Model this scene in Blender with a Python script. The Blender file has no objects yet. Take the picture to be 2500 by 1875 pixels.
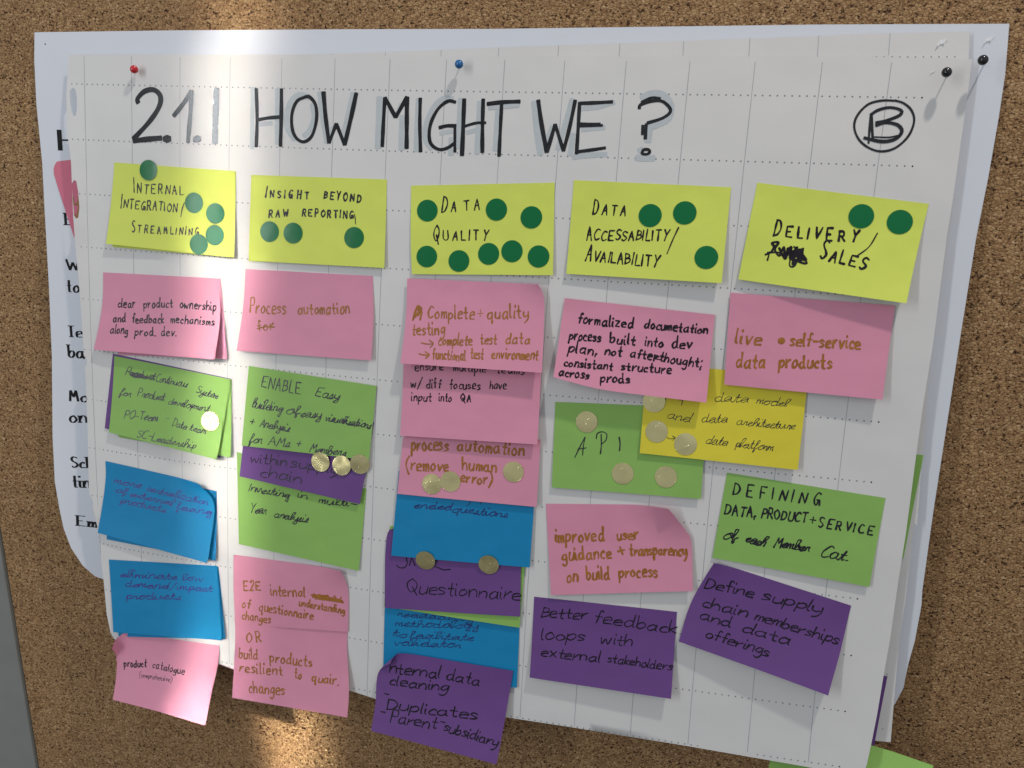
# A cork pinboard with flip chart sheets and sticky notes. Units: metres; wall tables are in mm
# (x to the right, z up from the first grid crossing of the front sheet, depth towards the room).
import bpy, bmesh, math, random
import numpy as np
from mathutils import Vector, Matrix
from mathutils.geometry import delaunay_2d_cdt

# ------------------------------------------------------------------ camera, world, lights, exposure
CAMERA = {'focal': 28.7552, 'loc': [0.57078, -0.68859, -0.13667], 'rows': [[0.974388, 0.217431, 0.057377], [-0.088265, 0.135121, 0.98689], [0.206827, -0.966678, 0.150851]]}

scene = bpy.context.scene
scene.render.resolution_x, scene.render.resolution_y = 1024, 768
scene.render.engine = 'CYCLES'
scene.view_settings.view_transform = 'Standard'
scene.view_settings.look = 'None'
scene.view_settings.exposure = 0.0
scene.view_settings.gamma = 1.0
cd = bpy.data.cameras.new('camera')
cam = bpy.data.objects.new('camera', cd)
scene.collection.objects.link(cam)
rows = CAMERA['rows']
cam.matrix_world = Matrix([[rows[0][i], rows[1][i], rows[2][i], CAMERA['loc'][i]] for i in range(3)] + [[0, 0, 0, 1]])
cd.sensor_width = 36; cd.lens = CAMERA['focal']; cd.clip_start = 0.01; cd.clip_end = 100
cd.dof.use_dof = True; cd.dof.focus_distance = 0.74; cd.dof.aperture_fstop = 11
scene.camera = cam

world = bpy.data.worlds.new('World'); scene.world = world; world.use_nodes = True
wn = world.node_tree; wn.nodes.clear()
wo = wn.nodes.new('ShaderNodeOutputWorld'); wb = wn.nodes.new('ShaderNodeBackground')
wt = wn.nodes.new('ShaderNodeTexCoord'); wz = wn.nodes.new('ShaderNodeSeparateXYZ')
wr = wn.nodes.new('ShaderNodeValToRGB'); wm = wn.nodes.new('ShaderNodeMath'); wm.operation = 'MULTIPLY_ADD'
wm.inputs[1].default_value = 0.5; wm.inputs[2].default_value = 0.5
e = wr.color_ramp.elements
e[0].position = 0.1; e[0].color = (0.16, 0.155, 0.15, 1)
e[1].position = 0.9; e[1].color = (0.86, 0.92, 1.0, 1)
wx = wn.nodes.new('ShaderNodeMath'); wx.operation = 'MULTIPLY_ADD'; wx.inputs[1].default_value = 0.25
wno = wn.nodes.new('ShaderNodeTexNoise'); wno.inputs['Scale'].default_value = 4.0; wno.inputs['Detail'].default_value = 2
wadd = wn.nodes.new('ShaderNodeMath'); wadd.operation = 'MULTIPLY_ADD'; wadd.inputs[1].default_value = 1.6; wadd.inputs[2].default_value = -0.8
wsum = wn.nodes.new('ShaderNodeMath'); wsum.operation = 'ADD'
wn.links.new(wt.outputs['Generated'], wz.inputs[0]); wn.links.new(wt.outputs['Generated'], wno.inputs['Vector'])
wy = wn.nodes.new('ShaderNodeMath'); wy.operation = 'MULTIPLY_ADD'; wy.inputs[1].default_value = -0.35
wn.links.new(wz.outputs['Y'], wy.inputs[0]); wn.links.new(wz.outputs['Z'], wy.inputs[2])
wn.links.new(wz.outputs['X'], wx.inputs[0]); wn.links.new(wy.outputs[0], wx.inputs[2])
wn.links.new(wno.outputs[0], wadd.inputs[0]); wn.links.new(wx.outputs[0], wsum.inputs[0]); wn.links.new(wadd.outputs[0], wsum.inputs[1])
wn.links.new(wsum.outputs[0], wm.inputs[0])
wn.links.new(wm.outputs[0], wr.inputs[0]); wn.links.new(wr.outputs[0], wb.inputs[0])
wb.inputs[1].default_value = 0.46
wn.links.new(wb.outputs[0], wo.inputs[0])

def lamp(name, kind, loc, aim, energy, colour, **kw):
    l = bpy.data.lights.new(name, kind); l.energy = energy; l.color = colour
    for k, v in kw.items(): setattr(l, k, v)
    o = bpy.data.objects.new(name, l); scene.collection.objects.link(o)
    o.location = loc
    o.rotation_euler = (Vector(aim) - Vector(loc)).to_track_quat('-Z', 'Y').to_euler()
    return o
# ceiling lamp above right of the board: the crisp down-left shadows
lamp('ceiling_lamp', 'AREA', (1.05, -0.66, 1.45), (0.45, 0, -0.2), 15.5, (1.0, 0.925, 0.86), shape='DISK', size=0.09)
# tall window far to the left: soft light and the sheen down the left of the sheet
lamp('window_light', 'AREA', (-1.035, -1.85, 0.15), (0.2, 0, -0.25), 15.0, (0.93, 0.965, 1.0), shape='RECTANGLE', size=0.15, size_y=2.0)
# sun falling through the gap between the blinds
for ax, az, lz, en, wid, hgt, spr in ((0.150, 0.00, 0.62, 0.027, 0.055, 0.34, 2.8), (0.146, -0.10, 0.55, 0.048, 0.026, 0.60, 2.4),
                                      (0.143, -0.40, 0.22, 0.064, 0.034, 0.52, 2.6), (0.150, -0.70, -0.04, 0.052, 0.040, 0.20, 2.2),
                                      (0.128, -0.60, 0.03, 0.012, 0.016, 0.16, 1.6)):
    lamp('sunbeam', 'AREA', (-0.90, -1.42, lz), (ax, 0.0, az), en, (1.0, 0.94, 0.83), shape='RECTANGLE', size=wid, size_y=hgt, spread=math.radians(spr))

# ------------------------------------------------------------------ measured tables
def front_depth(x, z):
    """how far (mm) the front flip chart sheet stands out at wall position x, z (mm)"""
    d = 1.3*np.sin(x/95.0+0.8)*np.sin((z+40)/150.0) + 0.9*np.sin((x+z*0.6)/70.0)
    d = d*np.clip((20-z)/160.0, 0, 1)
    d = d + 5.0*np.clip((14-x)/26.0, 0, 1)**2*np.clip(-z/120.0, 0, 1)
    d = d + 9.0*np.clip((x-600)/150.0, 0, 1)**2*np.clip((-z-330)/230.0, 0, 1)**2
    return d
def back_depth(x, z):
    return -3.0 + 6.5*np.minimum(z, 20)/600.0 - 1.2*np.clip((x-700)/60.0, 0, 1)*np.clip(-z/300.0, 0, 1)
def poster_depth(x, z):
    t = np.clip((60-z)/650.0, 0, 1)
    return -6.8 - 17.0*t + 1.0*np.sin(x/120.0)*t + 9.0*np.clip((-x+5)/60.0, 0, 1)**2*np.clip((-z-330)/160.0, 0, 1)
def cork_depth(x, z):
    return -8.5 + 0.078*(z-60)
SURF = {'front': front_depth, 'back': back_depth, 'poster': poster_depth, 'cork': cork_depth}
LEAF = 0.13
def resample(pts, n):
    p = np.array(pts, float)
    if len(p) > 2:                                   # smooth edge through its points
        q = np.vstack([2*p[0]-p[1], p, 2*p[-1]-p[-2]]); out = []
        for i in range(1, len(q)-2):
            for k in range(12):
                t = k/12.0
                out.append(0.5*((2*q[i]) + (-q[i-1]+q[i+1])*t + (2*q[i-1]-5*q[i]+4*q[i+1]-q[i+2])*t*t
                                + (-q[i-1]+3*q[i]-3*q[i+1]+q[i+2])*t**3))
        out.append(p[-1]); p = np.array(out)
    s = np.r_[0, np.cumsum(np.linalg.norm(np.diff(p, axis=0), axis=1))]
    u = np.linspace(0, s[-1], n)
    return np.c_[np.interp(u, s, p[:, 0]), np.interp(u, s, p[:, 1])]
NS, NT = 31, 19
def coons(top, right, bottom, left):
    """top, bottom run left to right; left, right run top to bottom"""
    T, B = resample(top, NS), resample(bottom, NS)
    L, R = resample(left, NT), resample(right, NT)
    s = np.linspace(0, 1, NS)[None, :, None]; t = np.linspace(0, 1, NT)[:, None, None]
    ruled = (1-t)*T[None] + t*B[None] + (1-s)*L[:, None] + s*R[:, None]
    bil = (1-s)*(1-t)*T[0] + s*(1-t)*T[-1] + (1-s)*t*B[0] + s*t*B[-1]
    return ruled - bil
def lift_grid(lifts, curls, layer):
    s = np.linspace(0, 1, NS)[None, :]; t = np.linspace(0, 1, NT)[:, None]
    d = layer + (lifts[0]*(1-s)+lifts[1]*s)*t**1.7 + 0*s
    d = d + 0.35*np.sin(s*5+lifts[0])*np.sin(t*3.1)
    for (a, b, r, c) in curls:
        dist = np.hypot((s-a)*127, (t-b)*76)
        d = d + c*np.clip(1-dist/r, 0, 1)**2
    return d
def note_surface(note):
    g = coons(*note['edges'])
    d = SURF[note['on']](g[..., 0], g[..., 1]) + lift_grid(note['lift'], note['curl'], note['layer'])
    return g, d
def sampler(g, d):
    """depth of a grid surface at scattered points"""
    a, b, c, e = g[:-1, :-1], g[:-1, 1:], g[1:, 1:], g[1:, :-1]
    da, db, dc, de = d[:-1, :-1], d[:-1, 1:], d[1:, 1:], d[1:, :-1]
    A = np.concatenate([a.reshape(-1, 2), a.reshape(-1, 2)]); B = np.concatenate([b.reshape(-1, 2), c.reshape(-1, 2)])
    C = np.concatenate([c.reshape(-1, 2), e.reshape(-1, 2)])
    D = np.stack([np.concatenate([da.ravel(), da.ravel()]), np.concatenate([db.ravel(), dc.ravel()]),
                  np.concatenate([dc.ravel(), de.ravel()])], 1)
    det = (B[:, 0]-A[:, 0])*(C[:, 1]-A[:, 1])-(C[:, 0]-A[:, 0])*(B[:, 1]-A[:, 1])
    det = np.where(abs(det) < 1e-9, 1e-9, det)
    def f(P):
        P = np.asarray(P, float)
        dx = P[:, None, 0]-A[None, :, 0]; dz = P[:, None, 1]-A[None, :, 1]
        u = (dx*(C[:, 1]-A[:, 1])-dz*(C[:, 0]-A[:, 0]))/det
        v = (dz*(B[:, 0]-A[:, 0])-dx*(B[:, 1]-A[:, 1]))/det
        m = np.minimum(np.minimum(u, v), 1-u-v)
        k = m.argmax(1); r = np.arange(len(P)); uu, vv = u[r, k], v[r, k]
        uu = np.clip(uu, -.5, 1.5); vv = np.clip(vv, -.5, 1.5)
        return D[k, 0]*(1-uu-vv)+D[k, 1]*uu+D[k, 2]*vv, m[r, k]
    return f

GRID_ROWS = [[(-25.1, 1.6), (24.9, 1.2), (74.9, 0.9), (125.0, 0.6), (175.1, 0.4), (225.3, 0.2), (275.5, 0.1), (325.8, -0.0), (376.1, -0.0), (426.3, -0.0), (476.4, -0.0), (526.4, 0.0), (576.2, 0.1), (625.9, 0.2), (675.3, 0.3), (724.5, 0.3)], [(-23.5, -48.9), (24.7, -49.1), (74.7, -49.5), (124.8, -49.8), (174.8, -50.1), (224.9, -50.3), (275.0, -50.4), (325.2, -50.5), (375.5, -50.5), (425.7, -50.4), (475.9, -50.4), (525.9, -50.3), (575.7, -50.1), (625.3, -50.0), (674.7, -49.8), (724.0, -49.7)], [(-21.9, -98.9), (24.2, -99.2), (74.3, -99.7), (124.5, -100.1), (174.6, -100.4), (224.7, -100.7), (274.8, -100.8), (324.8, -100.8), (375.0, -100.8), (425.2, -100.7), (475.4, -100.6), (525.4, -100.4), (575.2, -100.2), (624.9, -100.0), (674.3, -99.7), (723.6, -99.5)], [(-21.2, -148.6), (23.8, -149.3), (73.7, -149.8), (124.0, -150.2), (174.4, -150.6), (224.6, -150.8), (274.7, -151.0), (324.7, -151.1), (374.7, -151.0), (424.8, -150.9), (474.9, -150.7), (525.0, -150.4), (574.9, -150.1), (624.5, -149.8), (674.0, -149.4), (723.4, -149.1)], [(-20.7, -198.1), (23.9, -199.3), (73.4, -199.9), (123.6, -200.4), (174.0, -200.7), (224.4, -200.9), (274.5, -201.1), (324.5, -201.1), (374.5, -201.1), (424.5, -201.0), (474.5, -200.8), (524.6, -200.4), (574.6, -200.0), (624.3, -199.6), (673.9, -199.1), (723.2, -198.6)], [(-19.7, -247.3), (24.3, -249.1), (73.5, -249.9), (123.4, -250.5), (173.7, -250.8), (224.1, -250.9), (274.4, -251.0), (324.4, -251.1), (374.3, -251.1), (424.2, -251.0), (474.3, -250.8), (524.3, -250.4), (574.4, -249.9), (624.2, -249.3), (673.9, -248.7), (723.2, -248.0)], [(-18.3, -296.4), (25.2, -298.8), (73.9, -299.8), (123.4, -300.5), (173.6, -300.8), (223.9, -301.0), (274.2, -301.0), (324.2, -301.0), (374.1, -301.0), (424.0, -300.9), (474.0, -300.8), (524.1, -300.4), (574.3, -299.9), (624.2, -299.2), (674.0, -298.3), (723.4, -297.4)], [(-16.5, -345.2), (26.6, -348.3), (74.7, -349.6), (123.8, -350.5), (173.6, -350.9), (223.8, -351.1), (274.0, -351.0), (324.1, -351.0), (374.0, -350.9), (423.9, -350.9), (473.9, -350.8), (524.1, -350.5), (574.3, -349.9), (624.4, -349.0), (674.2, -348.0), (723.7, -346.8)], [(-14.4, -393.8), (28.3, -397.5), (76.0, -399.1), (124.5, -400.3), (173.9, -401.0), (223.7, -401.3), (273.8, -401.3), (323.9, -401.2), (373.9, -401.1), (423.9, -401.0), (473.9, -400.9), (524.1, -400.6), (574.4, -400.0), (624.6, -399.0), (674.6, -397.7), (724.1, -396.2)], [(-11.9, -442.2), (30.4, -446.6), (77.6, -448.5), (125.6, -450.1), (174.4, -451.1), (223.9, -451.7), (273.7, -451.8), (323.8, -451.7), (373.8, -451.5), (423.9, -451.3), (474.0, -451.1), (524.2, -450.8), (574.6, -450.2), (624.9, -449.1), (675.0, -447.5), (724.6, -445.4)], [(-9.8, -490.9), (32.8, -495.5), (79.6, -497.8), (127.0, -499.7), (175.2, -501.2), (224.2, -502.2), (273.8, -502.6), (323.7, -502.6), (373.8, -502.4), (424.0, -502.1), (474.2, -501.7), (524.5, -501.3), (575.0, -500.6), (625.4, -499.4), (675.6, -497.4), (725.1, -494.5)], [(-7.3, -539.7), (35.6, -544.4), (81.9, -547.0), (128.8, -549.4), (176.4, -551.4), (224.8, -552.9), (274.0, -553.7), (323.8, -554.0), (373.9, -553.8), (424.2, -553.3), (474.5, -552.7), (525.0, -552.1), (575.5, -551.2), (626.1, -550.0), (676.3, -547.3), (725.7, -543.4)]]
GRID_COLS = [[(0.0, 51.8), (-0.1, 1.4), (0.2, -48.9), (0.3, -99.0), (0.2, -148.9), (0.5, -198.8), (1.1, -248.5), (2.1, -298.0), (3.5, -347.3), (5.2, -396.4), (7.3, -445.4), (9.8, -494.2), (12.7, -543.0), (16.1, -591.8)], [(50.0, 51.5), (49.9, 1.1), (49.7, -49.3), (49.2, -99.4), (48.7, -149.5), (48.6, -199.6), (48.8, -249.6), (49.5, -299.4), (50.5, -349.0), (52.0, -398.4), (53.9, -447.6), (56.1, -496.7), (58.7, -545.7), (61.5, -594.8)], [(100.2, 51.3), (99.9, 0.7), (99.8, -49.7), (99.4, -99.9), (98.8, -150.0), (98.5, -200.1), (98.4, -250.2), (98.6, -300.2), (99.2, -350.1), (100.1, -399.8), (101.5, -449.3), (103.2, -498.8), (105.2, -548.2), (107.6, -597.8)], [(150.4, 51.1), (150.0, 0.5), (149.8, -50.0), (149.6, -100.3), (149.2, -150.4), (148.8, -200.5), (148.5, -250.6), (148.5, -300.7), (148.6, -350.7), (149.1, -400.7), (149.9, -450.6), (151.0, -500.5), (152.5, -550.5), (154.2, -600.5)], [(200.6, 50.9), (200.2, 0.3), (199.9, -50.2), (199.7, -100.5), (199.5, -150.7), (199.2, -200.8), (198.9, -250.9), (198.7, -300.9), (198.7, -351.0), (198.7, -401.2), (199.1, -451.4), (199.6, -501.8), (200.5, -552.2), (201.7, -602.9)], [(250.9, 50.7), (250.4, 0.1), (250.0, -50.4), (249.7, -100.7), (249.6, -150.9), (249.5, -201.0), (249.3, -251.0), (249.1, -301.0), (248.9, -351.1), (248.8, -401.3), (248.8, -451.8), (248.9, -502.5), (249.4, -553.4), (250.1, -604.6)], [(301.3, 50.6), (300.7, 0.0), (300.1, -50.4), (299.8, -100.8), (299.7, -151.0), (299.5, -201.1), (299.4, -251.0), (299.2, -301.0), (299.1, -351.0), (298.9, -401.2), (298.7, -451.8), (298.7, -502.6), (298.8, -553.9), (299.2, -605.7)], [(351.6, 50.5), (350.9, -0.0), (350.3, -50.5), (349.9, -100.8), (349.7, -151.1), (349.5, -201.1), (349.3, -251.1), (349.2, -301.0), (349.1, -350.9), (348.9, -401.1), (348.8, -451.6), (348.7, -502.5), (348.8, -553.9), (349.1, -605.9)], [(401.8, 50.5), (401.2, -0.0), (400.6, -50.5), (400.1, -100.8), (399.7, -151.0), (399.5, -201.1), (399.3, -251.0), (399.1, -300.9), (399.0, -350.9), (398.9, -401.0), (398.8, -451.4), (398.9, -502.2), (399.0, -553.6), (399.3, -605.5)], [(452.0, 50.5), (451.4, -0.0), (450.8, -50.4), (450.3, -100.7), (449.9, -150.8), (449.5, -200.9), (449.2, -250.9), (449.0, -300.9), (448.9, -350.8), (448.9, -400.9), (448.9, -451.2), (449.1, -501.9), (449.3, -553.0), (449.8, -604.8)], [(502.1, 50.5), (501.4, 0.0), (500.9, -50.3), (500.4, -100.5), (500.0, -150.6), (499.6, -200.6), (499.3, -250.6), (499.1, -300.6), (499.0, -350.6), (499.0, -400.7), (499.1, -451.0), (499.3, -501.5), (499.7, -552.4), (500.3, -603.9)], [(552.0, 50.5), (551.4, 0.1), (550.8, -50.2), (550.3, -100.3), (549.9, -150.3), (549.6, -200.2), (549.4, -250.2), (549.2, -300.2), (549.2, -350.2), (549.2, -400.3), (549.4, -450.5), (549.7, -501.0), (550.2, -551.7), (550.9, -602.9)], [(601.7, 50.6), (601.1, 0.2), (600.5, -50.1), (600.1, -100.1), (599.7, -150.0), (599.5, -199.8), (599.3, -249.6), (599.3, -299.5), (599.3, -349.5), (599.5, -399.6), (599.8, -449.7), (600.2, -500.1), (600.8, -550.7), (601.6, -601.7)], [(651.3, 50.6), (650.6, 0.2), (650.1, -49.9), (649.6, -99.8), (649.3, -149.6), (649.1, -199.3), (649.1, -249.0), (649.1, -298.7), (649.3, -348.5), (649.6, -398.4), (650.0, -448.4), (650.6, -498.5), (651.3, -548.8), (652.2, -599.6)], [(700.6, 50.5), (699.9, 0.3), (699.4, -49.8), (699.0, -99.6), (698.7, -149.3), (698.6, -198.9), (698.6, -248.4), (698.7, -297.9), (699.0, -347.4), (699.4, -397.0), (699.9, -446.5), (700.4, -496.0), (701.1, -545.5), (702.2, -595.8)]]
FRONT = [(-16.4, 27.4), (112.6, 28.3), (243.6, 28.9), (304.3, 27.8), (458.6, 28.3), (601.2, 29.1), (683.2, 29.4), (755.4, 28.0), (755.5, 2.8), (755.4, -35.5), (755.4, -71.3), (754.7, -101.8), (755.2, -181.2), (754.0, -232.7), (753.8, -257.1), (754.0, -336.2), (753.0, -379.5), (752.5, -425.1), (751.0, -457.2), (749.6, -492.2), (747.8, -518.4), (746.2, -536.9), (744.5, -545.1), (739.5, -549.7), (700.6, -550.0), (669.3, -551.3), (601.5, -552.4), (500.0, -553.4), (436.5, -555.0), (433.9, -556.3), (307.4, -560.7), (283.7, -557.3), (156.8, -555.6), (141.4, -552.7), (25.6, -546.5), (20.8, -544.0), (17.9, -538.0), (13.8, -519.4), (10.8, -484.9), (9.3, -473.2), (5.7, -432.9), (-3.4, -390.2), (-3.9, -320.6), (-4.7, -281.3), (-7.1, -225.9), (-8.9, -187.2), (-11.2, -149.2), (-12.4, -123.3), (-14.6, -70.9), (-18.6, -43.7), (-19.9, -8.5)]
HOLES = [[(-13.4, -2.0), (-10.4, -3.0), (-8.7, -9.7), (-8.4, -20.4), (-9.6, -27.2), (-12.0, -27.7), (-13.7, -23.9), (-15.6, -15.2), (-16.3, -5.8)], [(-11.5, -86.6), (-9.5, -87.4), (-8.0, -96.7), (-6.9, -111.8), (-8.1, -121.6), (-10.0, -122.4), (-11.6, -119.8), (-13.0, -102.5), (-14.0, -90.1)], [(-5.9, -255.2), (-4.2, -254.9), (-3.2, -259.9), (-3.9, -264.8), (-5.3, -264.0)], [(-3.0, -396.8), (-0.9, -397.0), (0.5, -402.3), (0.4, -407.2), (-1.2, -407.8), (-2.2, -402.5)]]
POSTER = [(-59.6, 49.3), (92.9, 50.9), (260.0, 51.6), (386.9, 51.7), (646.3, 54.5), (779.0, 54.7), (781.3, 19.5), (781.3, -12.1), (780.3, -55.3), (778.2, -99.6), (777.4, -178.2), (777.2, -232.8), (776.7, -319.8), (777.3, -389.2), (778.3, -401.5), (777.3, -433.6), (774.9, -455.5), (773.9, -477.5), (769.1, -493.6), (754.1, -506.2), (389.9, -482.5), (114.6, -513.3), (14.5, -492.7), (-8.4, -493.0), (-16.7, -491.1), (-29.4, -480.8), (-41.5, -462.2), (-48.9, -441.8), (-53.4, -419.8), (-58.5, -391.9), (-60.9, -345.2), (-57.8, -260.9), (-57.3, -190.6), (-57.6, -150.2), (-58.0, -113.0), (-58.1, -70.7), (-61.5, -15.5), (-61.4, 25.0)]
BACK = [(115.1, 25.9), (198.2, 28.4), (295.1, 31.8), (388.9, 35.7), (494.4, 39.4), (646.8, 45.0), (664.9, 46.2), (751.9, 48.3), (753.6, 29.7), (756.7, -45.8), (756.4, -146.9), (755.5, -181.6), (758.1, -235.6), (759.3, -257.8), (763.6, -331.3), (761.0, -328.5), (762.8, -397.0), (762.4, -431.0), (764.8, -483.8), (766.8, -522.2), (754.3, -523.2), (681.2, -523.5), (621.8, -534.8), (453.4, -539.9), (213.8, -543.8), (149.1, -543.7), (88.8, -540.8), (20.1, -525.8), (15.3, -443.7), (6.3, -336.1), (1.1, -125.0), (-5.9, -42.6), (-3.7, 21.6)]
BACK_LINES = [[(245.7, 30.3), (244.7, 11.9)], [(295.4, 32.1), (294.7, 13.9)], [(345.3, 33.8), (344.8, 15.8)], [(395.2, 35.6), (395.0, 17.9)], [(445.3, 37.5), (445.3, 20.1)], [(495.2, 39.4), (495.3, 22.3)], [(545.4, 41.2), (545.8, 24.4)], [(595.8, 43.5), (596.3, 27.0)], [(646.4, 45.3), (647.1, 29.1)], [(697.2, 47.2), (698.0, 31.3)]]
BACK_DOTS = [(689.5, 30.0), (695.0, 30.0), (700.6, 30.1), (706.1, 30.1), (711.6, 30.1), (717.0, 30.1), (722.5, 30.2), (727.9, 30.2), (733.3, 30.2), (738.7, 30.3), (744.1, 30.3), (756.7, -462.0), (759.0, -511.4)]
DOTS = [('g', 67.3, -74.6, 6, 'green dot overlapping the top edge of the INTERNAL INTEGRATION note'), ('g', 115.1, -102.5, 6, 'green dot right after the slash of INTEGRATION on the first heading'), ('g', 137.0, -111.1, 6, "shiny green dot, upper of the touching pair at the first heading's right"), ('g', 136.8, -130.8, 6, "shiny green dot directly under another at the first heading's right"), ('g', 120.5, -139.9, 6, 'green dot at the bottom edge of the STREAMLINING note, below the letter G'), ('g', 191.9, -124.9, 7, 'green dot under RAW, leftmost on the INSIGHT BEYOND note'), ('g', 215.0, -125.0, 7, 'green dot just right of the leftmost one on the INSIGHT BEYOND note'), ('g', 273.7, -126.0, 7, 'lone green dot under the tail of REPORTING'), ('g', 340.0, -99.6, 8, 'green dot left of the word DATA on the DATA QUALITY note'), ('g', 401.2, -96.1, 8, 'green dot right after the word DATA on the DATA QUALITY note'), ('g', 431.9, -101.2, 8, 'green dot at the upper right of the DATA QUALITY note'), ('g', 341.8, -138.8, 8, 'green dot in the bottom left corner of the DATA QUALITY note'), ('g', 370.9, -141.0, 8, 'lowest green dot of the DATA QUALITY note, second from left in its bottom row'), ('g', 396.8, -133.5, 8, 'green dot touching the tail of the Y in QUALITY'), ('g', 417.1, -130.2, 8, 'green dot fourth along the bottom row of the DATA QUALITY note'), ('g', 440.4, -133.3, 8, 'green dot in the bottom right corner of the DATA QUALITY note'), ('g', 530.5, -95.3, 9, 'green dot next to DATA on the ACCESSABILITY note'), ('g', 557.9, -92.0, 9, 'green dot at the upper right of the ACCESSABILITY note'), ('g', 578.0, -126.5, 9, 'green dot in the lower right of the AVAILABILITY note'), ('g', 691.6, -88.6, 10, 'large green dot above the slash on the DELIVERY note'), ('g', 719.7, -91.7, 10, 'large green dot at the right end of the DELIVERY note'), ('y', 131.9, -305.9, 12, 'glaring gold dot on the continuous system green note'), ('y', 247.3, -332.5, 18, 'left gold dot of the three between green and purple notes'), ('y', 268.8, -333.3, 18, 'middle gold dot of the three between green and purple notes'), ('y', 286.7, -330.0, 18, 'gold dot with a dark reflection, right of the three by the purple strip'), ('y', 356.6, -340.3, 26, 'gold dot left of its touching neighbour on the remove human error note'), ('y', 373.6, -336.1, 26, 'gold dot just before the word error'), ('y', 430.2, -321.1, 26, 'gold dot at the right of the word human'), ('y', 353.4, -412.9, 24, 'left gold dot on the bottom edge of the ended questions note'), ('y', 412.8, -408.7, 24, 'right gold dot on the bottom edge of the ended questions note'), ('y', 490.9, -271.0, 30, 'gold dot above the letter A of API'), ('y', 546.3, -247.7, 31, 'dark gold dot half covered by the pink documetation note'), ('y', 550.5, -273.0, 31, 'grooved gold dot at the left of the arrow on the mustard note'), ('y', 575.2, -281.2, 31, 'bright creased gold dot at the right of the arrow on the mustard note'), ('y', 525.0, -312.6, 30, 'gold dot with one dark patch at the lower middle of the API note'), ('y', 561.5, -311.3, 30, 'dark gold dot at the lower right of the API note')]
PINS = [('red', 57.5, 13.6, 6.5, 54.7, 14.3, 1, 'red pin at the upper left of the flip chart sheet'), ('blue', 364.7, 19.9, 8, 363.6, 21.0, 1, 'blue pin at the top centre above the word MIGHT'), ('black', 736.6, 16.2, 11, 739.2, 14.9, 1, 'black pin above the circled letter B, on the front sheet'), ('black', 759.1, 24.4, 13, 764.3, 25.7, -6, 'black pin on the white poster near its top right corner')]
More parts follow.
